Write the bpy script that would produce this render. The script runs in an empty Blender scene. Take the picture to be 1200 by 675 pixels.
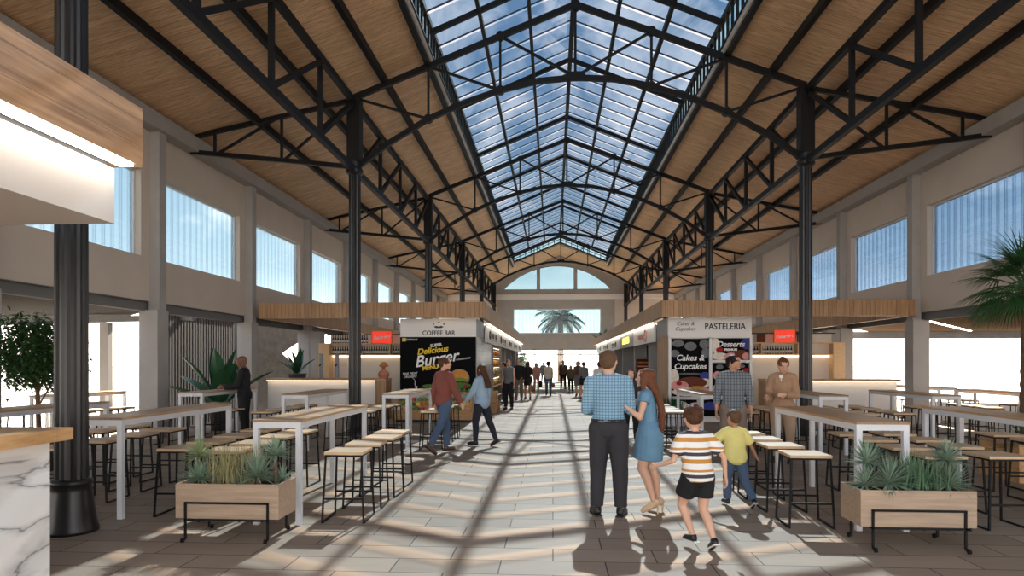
import bpy, bmesh, math, random
from mathutils import Vector, Matrix, Euler
random.seed(7)
PI = math.pi
C = bpy.context.scene.collection
SC = bpy.context.scene
V = Vector
NX = 0.52            # centre line of the nave

# ---------------------------------------------------------------- colours / materials
def lin(c):
    c = c / 255.0
    return c / 12.92 if c <= 0.04045 else ((c + 0.055) / 1.055) ** 2.4
def col(r, g, b, a=1): return (lin(r), lin(g), lin(b), a)

def newmat(name):
    m = bpy.data.materials.new(name); m.use_nodes = True
    nt = m.node_tree; b = nt.nodes['Principled BSDF']
    return m, nt, b
def N(nt, t, **kw):
    n = nt.nodes.new(t)
    for k, v in kw.items(): setattr(n, k, v)
    return n
def simple(name, c, rough=0.6, metal=0.0, noise=0.0, nscale=8, emit=0, spec=None, bump=0):
    m, nt, b = newmat(name)
    b.inputs['Base Color'].default_value = c
    b.inputs['Roughness'].default_value = rough
    b.inputs['Metallic'].default_value = metal
    if spec is not None: b.inputs['Specular IOR Level'].default_value = spec
    tc = N(nt, 'ShaderNodeTexCoord'); nz = N(nt, 'ShaderNodeTexNoise')
    nz.inputs['Scale'].default_value = nscale; nz.inputs['Detail'].default_value = 5
    nt.links.new(tc.outputs['Object'], nz.inputs['Vector'])
    mx = N(nt, 'ShaderNodeMix', data_type='RGBA')
    k = 1 - noise; mx.inputs[6].default_value = (c[0]*k, c[1]*k, c[2]*k, 1)
    k = 1 + noise * 0.5; mx.inputs[7].default_value = (min(1, c[0]*k), min(1, c[1]*k), min(1, c[2]*k), 1)
    nt.links.new(nz.outputs['Fac'], mx.inputs[0]); nt.links.new(mx.outputs[2], b.inputs['Base Color'])
    if bump:
        bp = N(nt, 'ShaderNodeBump'); bp.inputs['Strength'].default_value = bump; bp.inputs['Distance'].default_value = 0.02
        nt.links.new(nz.outputs['Fac'], bp.inputs['Height']); nt.links.new(bp.outputs[0], b.inputs['Normal'])
    if emit:
        b.inputs['Emission Color'].default_value = c; b.inputs['Emission Strength'].default_value = emit
    return m
def wood(name, c1, c2, stretch=(1, 14, 14), scale=3, line_axis=None, period=0.12, rough=0.5, line_dark=0.55, slat=0.0, lw=0.06):
    """stretched noise grain, optional board joints every <period> m along an axis"""
    m, nt, b = newmat(name); L = nt.links.new
    tc = N(nt, 'ShaderNodeTexCoord'); mp = N(nt, 'ShaderNodeMapping')
    mp.inputs['Scale'].default_value = stretch
    nz = N(nt, 'ShaderNodeTexNoise'); nz.inputs['Scale'].default_value = scale; nz.inputs['Detail'].default_value = 6; nz.inputs['Roughness'].default_value = .6
    L(tc.outputs['Object'], mp.inputs['Vector']); L(mp.outputs[0], nz.inputs['Vector'])
    rp = N(nt, 'ShaderNodeValToRGB'); rp.color_ramp.elements[0].position = .3; rp.color_ramp.elements[0].color = c1
    rp.color_ramp.elements[1].position = .7; rp.color_ramp.elements[1].color = c2
    L(nz.outputs['Fac'], rp.inputs[0]); out = rp.outputs[0]
    if line_axis is not None:
        sp = N(nt, 'ShaderNodeSeparateXYZ'); L(tc.outputs['Object'], sp.inputs[0])
        if line_axis == 'XY':
            ad = N(nt, 'ShaderNodeMath', operation='ADD'); L(sp.outputs[0], ad.inputs[0]); L(sp.outputs[1], ad.inputs[1]); src = ad.outputs[0]
        else: src = sp.outputs['XYZ'.index(line_axis)]
        dv = N(nt, 'ShaderNodeMath', operation='DIVIDE'); L(src, dv.inputs[0]); dv.inputs[1].default_value = period
        fr = N(nt, 'ShaderNodeMath', operation='FRACT'); L(dv.outputs[0], fr.inputs[0])
        lt = N(nt, 'ShaderNodeMath', operation='LESS_THAN'); L(fr.outputs[0], lt.inputs[0]); lt.inputs[1].default_value = lw
        fl = N(nt, 'ShaderNodeMath', operation='FLOOR'); L(dv.outputs[0], fl.inputs[0])
        wn = N(nt, 'ShaderNodeTexWhiteNoise', noise_dimensions='1D'); L(fl.outputs[0], wn.inputs['W'])
        ml = N(nt, 'ShaderNodeMath', operation='MULTIPLY_ADD'); L(wn.outputs['Value'], ml.inputs[0]); ml.inputs[1].default_value = slat; ml.inputs[2].default_value = 1 - slat / 2
        m1 = N(nt, 'ShaderNodeVectorMath', operation='SCALE'); L(out, m1.inputs[0]); L(ml.outputs[0], m1.inputs['Scale'])
        mx = N(nt, 'ShaderNodeMix', data_type='RGBA', blend_type='MULTIPLY'); L(lt.outputs[0], mx.inputs[0]); L(m1.outputs[0], mx.inputs[6])
        mx.inputs[7].default_value = (line_dark,) * 3 + (1,); out = mx.outputs[2]
    L(out, b.inputs['Base Color']); b.inputs['Roughness'].default_value = rough
    return m
M = {}
M['steel'] = simple('black_steel', col(26, 24, 24), .55, .0, .2, spec=.2)
M['iron'] = simple('black_cast_iron', col(30, 28, 28), .35, .0, .2, spec=.45)
M['concrete'] = simple('concrete', col(168, 163, 158), .85, 0, .16, 2.2, bump=.05)
M['concrete_dark'] = simple('concrete_dark', col(120, 118, 116), .9, 0, .25, 2)
M['plaster'] = simple('plaster', col(206, 192, 178), .9, 0, .1, 1.5)
M['white'] = simple('white_paint', col(226, 222, 218), .5, 0, .05, 2)
M['white_metal'] = simple('white_metal', col(214, 214, 216), .4, 0, .05)
M['grey_panel'] = simple('grey_panel', col(150, 150, 152), .6, 0, .08)
M['ceiling_wood'] = wood('ceiling_boards', col(176, 130, 90), col(238, 202, 160), (1.1, 22, 3), 2.2, 'Y', .16, .6, .66, .2, .08)
M['slat_wood'] = wood('slatted_wood', col(150, 112, 76), col(186, 146, 106), (9, 9, .8), 2, 'XY', .11, .55, .6, .22, .14)
M['board_wood'] = wood('fascia_boards', col(146, 105, 70), col(202, 158, 116), (16, 1.1, 22), 1.4, 'Z', .17, .38, .55, .12, .03)
M['table_wood'] = wood('table_wood', col(166, 126, 88), col(205, 166, 124), (22, 1.2, 5), 1.5, 'Y', .6, .45, .6, .12, .012)
M['seat_wood'] = wood('seat_wood', col(180, 144, 106), col(214, 182, 144), (2, 22, 5), 1.5, None, rough=.5)
M['planter_wood'] = wood('planter_wood', col(154, 130, 108), col(184, 158, 132), (1.2, 20, 20), 1.8, None, rough=.6)
M['counter_wood'] = wood('counter_wood', col(176, 130, 82), col(222, 176, 122), (14, 1.4, 10), 1.8, 'Y', .5, .35, .75, .25, .01)
M['box_wood'] = wood('crate_wood', col(160, 118, 76), col(198, 154, 104), (2, 2, 18), 2, None, rough=.6)
M['soil'] = simple('soil', col(60, 46, 36), .95, 0, .4, 40)
M['led'] = simple('led_strip', (1, .93, .82, 1), .5, emit=6)
M['screen_grey'] = simple('dark_grey_sheet', col(92, 91, 92), .7, spec=.1)
M['box_white'] = simple('sign_box_white', col(206, 198, 192), .6)
M['tile'] = None

def brickmat(name, c1, c2, mortar, bw, rh, ms=.006, rough=.5, vec='XY', rvar=True, off=.5, noise=True):
    m, nt, b = newmat(name); L = nt.links.new; b.inputs['Specular IOR Level'].default_value = .12
    tc = N(nt, 'ShaderNodeTexCoord'); src = tc.outputs['Object']
    if vec != 'XY':
        sp = N(nt, 'ShaderNodeSeparateXYZ'); cb = N(nt, 'ShaderNodeCombineXYZ'); L(src, sp.inputs[0])
        L(sp.outputs['XYZ'.index(vec[0])], cb.inputs[0]); L(sp.outputs['XYZ'.index(vec[1])], cb.inputs[1]); src = cb.outputs[0]
    br = N(nt, 'ShaderNodeTexBrick'); br.offset = off; L(src, br.inputs['Vector'])
    for k, v in (('Color1', c1), ('Color2', c2), ('Mortar', mortar)): br.inputs[k].default_value = v
    for k, v in (('Scale', 1), ('Mortar Size', ms), ('Mortar Smooth', .1), ('Bias', 0), ('Brick Width', bw), ('Row Height', rh)): br.inputs[k].default_value = v
    nz = N(nt, 'ShaderNodeTexNoise'); nz.inputs['Scale'].default_value = 2.5; nz.inputs['Detail'].default_value = 8
    mp = N(nt, 'ShaderNodeMapping'); mp.inputs['Scale'].default_value = (1, 3, 1); L(tc.outputs['Object'], mp.inputs[0]); L(mp.outputs[0], nz.inputs['Vector'])
    mr = N(nt, 'ShaderNodeMapRange'); mr.inputs[3].default_value = .82; mr.inputs[4].default_value = 1.15; L(nz.outputs['Fac'], mr.inputs[0])
    sc = N(nt, "ShaderNodeVectorMath", operation="SCALE"); L(br.outputs['Color'], sc.inputs[0]); L(mr.outputs[0], sc.inputs['Scale'])
    L(sc.outputs[0], b.inputs['Base Color']); b.inputs['Roughness'].default_value = rough
    mr2 = N(nt, 'ShaderNodeMapRange'); mr2.inputs[3].default_value = rough - .12; mr2.inputs[4].default_value = rough + .15; L(nz.outputs['Fac'], mr2.inputs[0]); L(mr2.outputs[0], b.inputs['Roughness'])
    return m
M['floor'] = brickmat('floor_tiles', col(168, 149, 130), col(150, 133, 116), col(84, 74, 66), .86, .36, .006, .62)
M['tile'] = brickmat('grey_wall_tile', col(182, 180, 178), col(168, 166, 164), col(130, 128, 126), .2, .1, .004, .35, 'YZ')

def striped(name, stops, axis, period, rough=.8, c2=None, noise=.0):
    """constant colour bands along an object axis; stops = [(pos, colour)]"""
    m, nt, b = newmat(name); L = nt.links.new
    tc = N(nt, 'ShaderNodeTexCoord'); sp = N(nt, 'ShaderNodeSeparateXYZ'); L(tc.outputs['Object'], sp.inputs[0])
    dv = N(nt, 'ShaderNodeMath', operation='DIVIDE'); L(sp.outputs['XYZ'.index(axis)], dv.inputs[0]); dv.inputs[1].default_value = period
    fr = N(nt, 'ShaderNodeMath', operation='FRACT'); L(dv.outputs[0], fr.inputs[0])
    rp = N(nt, 'ShaderNodeValToRGB'); cr = rp.color_ramp; cr.interpolation = 'CONSTANT'
    cr.elements[0].position = stops[0][0]; cr.elements[0].color = stops[0][1]
    cr.elements[1].position = stops[1][0]; cr.elements[1].color = stops[1][1]
    for p, c in stops[2:]: e = cr.elements.new(p); e.color = c
    L(fr.outputs[0], rp.inputs[0]); L(rp.outputs[0], b.inputs['Base Color']); b.inputs['Roughness'].default_value = rough
    return m
def checked(name, base, line, line2, period=.035):
    m, nt, b = newmat(name); L = nt.links.new
    tc = N(nt, 'ShaderNodeTexCoord'); sp = N(nt, 'ShaderNodeSeparateXYZ'); L(tc.outputs['Object'], sp.inputs[0])
    cur = None
    for i, ax in enumerate((0, 1, 2)):
        dv = N(nt, 'ShaderNodeMath', operation='DIVIDE'); L(sp.outputs[ax], dv.inputs[0]); dv.inputs[1].default_value = period
        fr = N(nt, 'ShaderNodeMath', operation='FRACT'); L(dv.outputs[0], fr.inputs[0])
        lt = N(nt, 'ShaderNodeMath', operation='LESS_THAN'); L(fr.outputs[0], lt.inputs[0]); lt.inputs[1].default_value = .28
        mx = N(nt, 'ShaderNodeMix', data_type='RGBA'); L(lt.outputs[0], mx.inputs[0])
        if cur is None: mx.inputs[6].default_value = base
        else: L(cur, mx.inputs[6])
        mx.inputs[7].default_value = line if ax != 1 else line2
        if ax == 1: mx.inputs[0].default_value = 0; nt.links.remove(mx.inputs[0].links[0])
        cur = mx.outputs[2]
    L(cur, b.inputs['Base Color']); b.inputs['Roughness'].default_value = .85
    return m
def glassmat(name, tint, gloss=.06, strip=None, diffuse=0.0, dcol=(1, 1, 1, 1), stripes=None):
    """thin pane: transparent with a tint and a weak mirror; strip = clear joints every period along Y (skylight),
    stripes = translucent vertical ribs (side windows)"""
    m = bpy.data.materials.new(name); m.use_nodes = True; nt = m.node_tree; nt.nodes.clear(); L = nt.links.new
    out = N(nt, 'ShaderNodeOutputMaterial'); tr = N(nt, 'ShaderNodeBsdfTransparent'); tr.inputs[0].default_value = tint
    gl = N(nt, 'ShaderNodeBsdfGlossy'); gl.inputs['Roughness'].default_value = .04; gl.inputs[0].default_value = (.9, .95, 1, 1)
    mx = N(nt, 'ShaderNodeMixShader'); mx.inputs[0].default_value = gloss
    src = tr.outputs[0]
    tc = N(nt, 'ShaderNodeTexCoord'); sp = N(nt, 'ShaderNodeSeparateXYZ'); L(tc.outputs['Object'], sp.inputs[0])
    def frac(axis, period, phase=0):
        s = sp.outputs['XYZ'.index(axis)] if len(axis) == 1 else None
        if s is None:
            ad = N(nt, 'ShaderNodeMath', operation='ADD'); L(sp.outputs[0], ad.inputs[0]); L(sp.outputs[1], ad.inputs[1]); s = ad.outputs[0]
        dv = N(nt, 'ShaderNodeMath', operation='DIVIDE'); L(s, dv.inputs[0]); dv.inputs[1].default_value = period
        ad = N(nt, 'ShaderNodeMath', operation='ADD'); L(dv.outputs[0], ad.inputs[0]); ad.inputs[1].default_value = phase
        fr = N(nt, 'ShaderNodeMath', operation='FRACT'); L(ad.outputs[0], fr.inputs[0]); return fr.outputs[0]
    if strip:
        axis, period, wdt, ctint = strip
        lt = N(nt, 'ShaderNodeMath', operation='LESS_THAN'); L(frac(axis, period), lt.inputs[0]); lt.inputs[1].default_value = wdt
        cm = N(nt, 'ShaderNodeMix', data_type='RGBA'); L(lt.outputs[0], cm.inputs[0]); cm.inputs[6].default_value = tint; cm.inputs[7].default_value = ctint
        L(cm.outputs[2], tr.inputs[0])
    if stripes:
        axis, period, c2 = stripes
        rp = N(nt, 'ShaderNodeValToRGB'); cr = rp.color_ramp
        cr.elements[0].position = 0; cr.elements[0].color = c2; cr.elements[1].position = .16; cr.elements[1].color = tint
        e = cr.elements.new(.6); e.color = tint; e = cr.elements.new(.8); e.color = tuple((a + b) / 2 for a, b in zip(tint, c2)); e = cr.elements.new(.97); e.color = tint
        L(frac(axis, period), rp.inputs[0]); L(rp.outputs[0], tr.inputs[0])
    if diffuse:
        df = N(nt, 'ShaderNodeBsdfTranslucent'); df.inputs[0].default_value = dcol
        m2 = N(nt, 'ShaderNodeMixShader'); m2.inputs[0].default_value = diffuse; L(src, m2.inputs[1]); L(df.outputs[0], m2.inputs[2]); src = m2.outputs[0]
    L(src, mx.inputs[1]); L(gl.outputs[0], mx.inputs[2]); L(mx.outputs[0], out.inputs[0])
    return m
M['roof_glass'] = glassmat('tinted_roof_glass', (.105, .142, .185, 1), .035, ('Y', .80, .12, (.30, .30, .305, 1)))
M['bar'] = simple('grey_glazing_bar', col(96, 108, 124), .5)
M['tint_glass'] = glassmat('tinted_gable_glass', (.42, .50, .52, 1), .04)
M['clear_glass'] = glassmat('clear_glass', (.93, .97, .98, 1), .04)
M['ribbed_glass'] = glassmat('ribbed_glass_side', (.50, .57, .60, 1), .03, None, .10, (.68, .78, .84, 1), ('Y', .26, (.30, .38, .43, 1)))
M['ribbed_glass_blue'] = glassmat('ribbed_glass_blue', (.34, .41, .48, 1), .08, None, .08, (.5, .65, .8, 1), ('Y', .26, (.12, .19, .27, 1)))
M['ribbed_end'] = glassmat('ribbed_glass_end', (.42, .52, .54, 1), .02, None, .0, (.7, .8, .8, 1), ('X', .3, (.33, .44, .48, 1)))
M['leaf'] = simple('dark_leaf', col(66, 98, 54), .5, 0, .45, 6)
M['leaf_palm'] = simple('palm_leaf', col(52, 92, 46), .5, 0, .4, 5)
M['leaf_date'] = simple('date_palm_leaf', col(44, 66, 34), .7, 0, .4, 5, spec=.1)
M['leaf_grey'] = simple('blue_green_leaf', col(138, 160, 136), .6, 0, .35, 14)
M['leaf_olive'] = simple('olive_leaf', col(166, 158, 112), .6, 0, .4, 14)
M['leaf_big'] = simple('broad_leaf', col(34, 84, 52), .4, 0, .35, 4)
M['bark'] = simple('bark', col(112, 86, 64), .9, 0, .45, 18, bump=.4)
M['pot'] = simple('dark_pot', col(70, 66, 62), .7, 0, .1)
def marble():
    m, nt, b = newmat('white_marble'); L = nt.links.new
    tc = N(nt, 'ShaderNodeTexCoord'); mp = N(nt, 'ShaderNodeMapping'); mp.inputs['Rotation'].default_value = (.9, .3, .4)
    n1 = N(nt, 'ShaderNodeTexNoise'); n1.inputs['Scale'].default_value = 1.2; n1.inputs['Detail'].default_value = 8
    L(tc.outputs['Object'], mp.inputs[0]); L(mp.outputs[0], n1.inputs['Vector'])
    n1.inputs['Scale'].default_value = .8; n1.inputs['Distortion'].default_value = .6; n1.inputs['Detail'].default_value = 7; mp.inputs['Scale'].default_value = (1, 1, 2.2)
    ab = N(nt, 'ShaderNodeMath', operation='SUBTRACT'); L(n1.outputs['Fac'], ab.inputs[0]); ab.inputs[1].default_value = .5
    wv = N(nt, 'ShaderNodeMath', operation='ABSOLUTE'); L(ab.outputs[0], wv.inputs[0])
    rp = N(nt, 'ShaderNodeValToRGB'); cr = rp.color_ramp
    cr.elements[0].position = 0; cr.elements[0].color = col(140, 136, 136); cr.elements[1].position = .012; cr.elements[1].color = col(212, 210, 209)
    e = cr.elements.new(.05); e.color = col(236, 233, 230)
    L(wv.outputs[0], rp.inputs[0]); L(rp.outputs[0], b.inputs['Base Color']); b.inputs['Roughness'].default_value = .3
    return m
M['marble'] = marble()

# ---------------------------------------------------------------- mesh builder
class MB:
    def __init__(s): s.v = []; s.f = []; s.mi = []; s.cur = 0
    def add(s, vs, fs):
        k = len(s.v); s.v += [tuple(p) for p in vs]; s.f += [tuple(i + k for i in f) for f in fs]; s.mi += [s.cur] * len(fs); return s
    def box(s, x0, x1, y0, y1, z0, z1):
        return s.add([(x0,y0,z0),(x1,y0,z0),(x1,y1,z0),(x0,y1,z0),(x0,y0,z1),(x1,y0,z1),(x1,y1,z1),(x0,y1,z1)],
                     [(0,3,2,1),(4,5,6,7),(0,1,5,4),(1,2,6,5),(2,3,7,6),(3,0,4,7)])
    def bar(s, p, q, w, h=None, up=(0, 0, 1)):
        p = V(p); q = V(q); h = h or w; d = (q - p).normalized(); u = V(up)
        if abs(d.dot(u)) > .98: u = V((0, 1, 0))
        a = d.cross(u).normalized() * w / 2; b = a.cross(d).normalized() * h / 2
        vs = [p-a-b, p+a-b, p+a+b, p-a+b, q-a-b, q+a-b, q+a+b, q-a+b]
        return s.add(vs, [(0,3,2,1),(4,5,6,7),(0,1,5,4),(1,2,6,5),(2,3,7,6),(3,0,4,7)])
    def loft(s, pts, rad, seg=12, ref=(1, 0, 0), caps=True):
        pts = [V(p) for p in pts]; n = len(pts); rings = []; ref = V(ref)
        for i in range(n):
            d = (pts[min(i+1, n-1)] - pts[max(i-1, 0)]).normalized()
            a = (ref - d * ref.dot(d))
            if a.length < .05: a = V((0, 1, 0)) - d * d.y
            a.normalize(); b = d.cross(a)
            r = rad[i]; rx, ry = (r, r) if not isinstance(r, (tuple, list)) else r
            rings.append([pts[i] + a * rx * math.cos(2*PI*k/seg) + b * ry * math.sin(2*PI*k/seg) for k in range(seg)])
        vs = [p for r in rings for p in r]; fs = []
        for i in range(n-1):
            for k in range(seg): fs.append((i*seg+k, i*seg+(k+1) % seg, (i+1)*seg+(k+1) % seg, (i+1)*seg+k))
        if caps: fs += [tuple(range(seg-1, -1, -1)), tuple((n-1)*seg+k for k in range(seg))]
        return s.add(vs, fs)
    def tube(s, p, q, r, r2=None, seg=12): return s.loft([p, q], [r, r if r2 is None else r2], seg)
    def lathe(s, c, prof, seg=24, flute=0):
        c = V(c); vs = []; fs = []; n = len(prof)
        for (r, z) in prof:
            for k in range(seg):
                rr = r * (1 - flute * (k % 2)); vs.append((c.x + rr*math.cos(2*PI*k/seg), c.y + rr*math.sin(2*PI*k/seg), c.z + z))
        for i in range(n-1):
            for k in range(seg): fs.append((i*seg+k, i*seg+(k+1) % seg, (i+1)*seg+(k+1) % seg, (i+1)*seg+k))
        fs += [tuple(range(seg-1, -1, -1)), tuple((n-1)*seg+k for k in range(seg))]
        return s.add(vs, fs)
    def ball(s, c, rx, ry=None, rz=None, seg=12, rings=8, rot=None):
        ry = ry or rx; rz = rz or rx; c = V(c); vs = []; fs = []
        for i in range(1, rings):
            th = PI*i/rings
            for k in range(seg):
                p = V((rx*math.sin(th)*math.cos(2*PI*k/seg), ry*math.sin(th)*math.sin(2*PI*k/seg), rz*math.cos(th)))
                vs.append(c + (rot @ p if rot else p))
        t = V((0, 0, rz)); b = V((0, 0, -rz)); vs += [c + (rot @ t if rot else t), c + (rot @ b if rot else b)]; T = len(vs)-2; B = T+1
        for i in range(rings-2):
            for k in range(seg): fs.append((i*seg+k, (i+1)*seg+k, (i+1)*seg+(k+1) % seg, i*seg+(k+1) % seg))
        for k in range(seg):
            fs.append((T, k, (k+1) % seg)); fs.append((B, (rings-2)*seg+(k+1) % seg, (rings-2)*seg+k))
        return s.add(vs, fs)
    def prism(s, poly, o, a, b, t):
        """extrude a 2-D polygon: point = o + a*u + b*v, thickness vector t"""
        o = V(o); a = V(a); b = V(b); t = V(t); n = len(poly)
        vs = [o + a*u + b*v for u, v in poly]; vs += [p + t for p in vs]
        fs = [tuple(range(n-1, -1, -1)), tuple(range(n, 2*n))] + [(i, (i+1) % n, n+(i+1) % n, n+i) for i in range(n)]
        return s.add(vs, fs)
    def leaf(s, base, d, up, length, width, droop=.3, seg=4, fold=.15, shape='blade'):
        base = V(base); d = V(d).normalized(); up = V(up); side = d.cross(up)
        if side.length < .01: side = d.cross(V((1, 0, 0)))
        side.normalize(); nrm = side.cross(d).normalized(); vs = []; fs = []; p = base.copy(); dd = d.copy()
        for i in range(seg+1):
            t = i/seg
            w = width * ((math.sin(PI*min(1, t*.85+.15))**.7) if shape == 'broad' else (1-t)**.75 * (.6+.4*min(1, t*4)))
            if i == seg: w = width*.04
            vs += [p - side*w/2 + nrm*w*fold, p.copy(), p + side*w/2 + nrm*w*fold]
            dd = (dd + V((0, 0, -droop/seg))).normalized(); p = p + dd*length/seg
        for i in range(seg):
            k = i*3; fs += [(k, k+1, k+4, k+3), (k+1, k+2, k+5, k+4)]
        return s.add(vs, fs)
    def build(s, name, mat, parent=None, smooth=False, loc=None):
        me = bpy.data.meshes.new(name); me.from_pydata(s.v, [], s.f); me.validate()
        for m in (mat if isinstance(mat, (list, tuple)) else [mat]): me.materials.append(m)
        if isinstance(mat, (list, tuple)) and len(s.mi) == len(me.polygons): me.polygons.foreach_set('material_index', s.mi)
        if smooth: me.polygons.foreach_set('use_smooth', [True]*len(me.polygons))
        me.update(); o = bpy.data.objects.new(name, me); C.objects.link(o)
        if parent: o.parent = parent
        if loc: o.location = loc
        return o
def tag(o, label=None, cat=None, group=None, kind=None):
    if label: o['label'] = label
    if cat: o['category'] = cat
    if group: o['group'] = group
    if kind: o['kind'] = kind
    return o
def thing(name, label, cat, loc=(0, 0, 0), rz=0, group=None):
    o = bpy.data.objects.new(name, None); C.objects.link(o); o.location = loc; o.rotation_euler = (0, 0, rz); o.empty_display_size = .1
    return tag(o, label, cat, group)
def dup(root, loc=None, rz=None, label=None, group=None, parent=None):
    r = root.copy(); C.objects.link(r)
    if parent is not None: r.parent = parent
    if loc is not None: r.location = loc
    if rz is not None: r.rotation_euler = (0, 0, rz)
    if label: r['label'] = label
    if group: r['group'] = group
    for ch in list(root.children): dup(ch, parent=r)
    return r
def struct(o): o['kind'] = 'structure'; return o
def bx(name, mat, parent, *a): return MB().box(*a).build(name, mat, parent)
def text(name, s, size, mat, parent, loc, rot=(PI/2, 0, 0), shear=0, ext=.004, off=0, align='CENTER', width=None):
    cu = bpy.data.curves.new(name, 'FONT'); cu.body = s; cu.size = size; cu.extrude = ext; cu.shear = shear; cu.offset = off
    cu.align_x = align; cu.align_y = 'CENTER'; cu.materials.append(mat)
    o = bpy.data.objects.new(name, cu); C.objects.link(o); o.parent = parent; o.location = loc; o.rotation_euler = rot
    if width: o.scale.x = width
    return o
ORD = ['first', 'second', 'third', 'fourth', 'fifth', 'sixth', 'seventh', 'eighth', 'ninth', 'tenth', 'eleventh', 'twelfth']
# ---------------------------------------------------------------- camera, sky, sun
cam = bpy.data.cameras.new('camera'); co = bpy.data.objects.new('camera', cam); C.objects.link(co); SC.camera = co
co.location = (0, 0, 1.65); co.rotation_euler = (PI/2, 0, math.radians(3.61))
cam.sensor_width = 36; cam.lens = 760/1200*36; cam.shift_y = 87.5/1200; cam.clip_end = 600
w = bpy.data.worlds.new('sky'); SC.world = w; w.use_nodes = True; nt = w.node_tree; L = nt.links.new
bg = nt.nodes['Background']; tc = N(nt, 'ShaderNodeTexCoord'); sp = N(nt, 'ShaderNodeSeparateXYZ'); L(tc.outputs['Generated'], sp.inputs[0])
rp = N(nt, 'ShaderNodeValToRGB'); cr = rp.color_ramp; K = 3.0
cr.elements[0].position = 0; cr.elements[0].color = (2.7/K, 2.45/K, 2.25/K, 1)
cr.elements[1].position = .07; cr.elements[1].color = (2.6/K, 2.42/K, 2.25/K, 1)
for p, c in ((.13, (1.25, 1.36, 1.42)), (.2, (.92, 1.08, 1.2)), (.35, (.62, .85, 1.1)), (.6, (.48, .74, 1.05)), (1, (.42, .66, .98))):
    e = cr.elements.new(p); e.color = (c[0]/K, c[1]/K, c[2]/K, 1)
L(sp.outputs[2], rp.inputs[0])
mp = N(nt, 'ShaderNodeMapping'); mp.inputs['Scale'].default_value = (2.2, .7, 3.0); mp.inputs['Rotation'].default_value = (.3, .5, .7)
nz = N(nt, 'ShaderNodeTexNoise'); nz.inputs['Scale'].default_value = 3.4; nz.inputs['Detail'].default_value = 9; nz.inputs['Roughness'].default_value = .62; nz.inputs['Distortion'].default_value = .5
L(tc.outputs['Generated'], mp.inputs[0]); L(mp.outputs[0], nz.inputs['Vector'])
cl = N(nt, 'ShaderNodeMapRange'); cl.inputs[1].default_value = .48; cl.inputs[2].default_value = .64; L(nz.outputs['Fac'], cl.inputs[0])
hi = N(nt, 'ShaderNodeMapRange'); hi.inputs[1].default_value = .1; hi.inputs[2].default_value = .2; L(sp.outputs[2], hi.inputs[0])
mu = N(nt, 'ShaderNodeMath', operation='MULTIPLY'); L(cl.outputs[0], mu.inputs[0]); L(hi.outputs[0], mu.inputs[1])
mx = N(nt, 'ShaderNodeMix', data_type='RGBA'); L(mu.outputs[0], mx.inputs[0]); L(rp.outputs[0], mx.inputs[6]); mx.inputs[7].default_value = (2.1/K, 1.9/K, 1.85/K, 1)
L(mx.outputs[2], bg.inputs['Color']); bg.inputs['Strength'].default_value = K
sun = bpy.data.lights.new('sun', 'SUN'); so = bpy.data.objects.new('sun', sun); C.objects.link(so)
sun.energy = 16.5; sun.angle = math.radians(.5); sun.color = (1, .89, .74)
so.rotation_euler = V((-.12, -1.28, -1)).to_track_quat('-Z', 'Y').to_euler(); so.location = (0, 20, 30)
SC.view_settings.view_transform = 'Standard'; SC.view_settings.look = 'None'; SC.view_settings.exposure = 1.1; SC.view_settings.gamma = 1
SC.view_settings.use_curve_mapping = False
SC.cycles.max_bounces = 10; SC.cycles.diffuse_bounces = 5; SC.cycles.transparent_max_bounces = 24; SC.cycles.glossy_bounces = 3
SC.cycles.sample_clamp_indirect = 6
SC.cycles.caustics_reflective = False; SC.cycles.caustics_refractive = False

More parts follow.
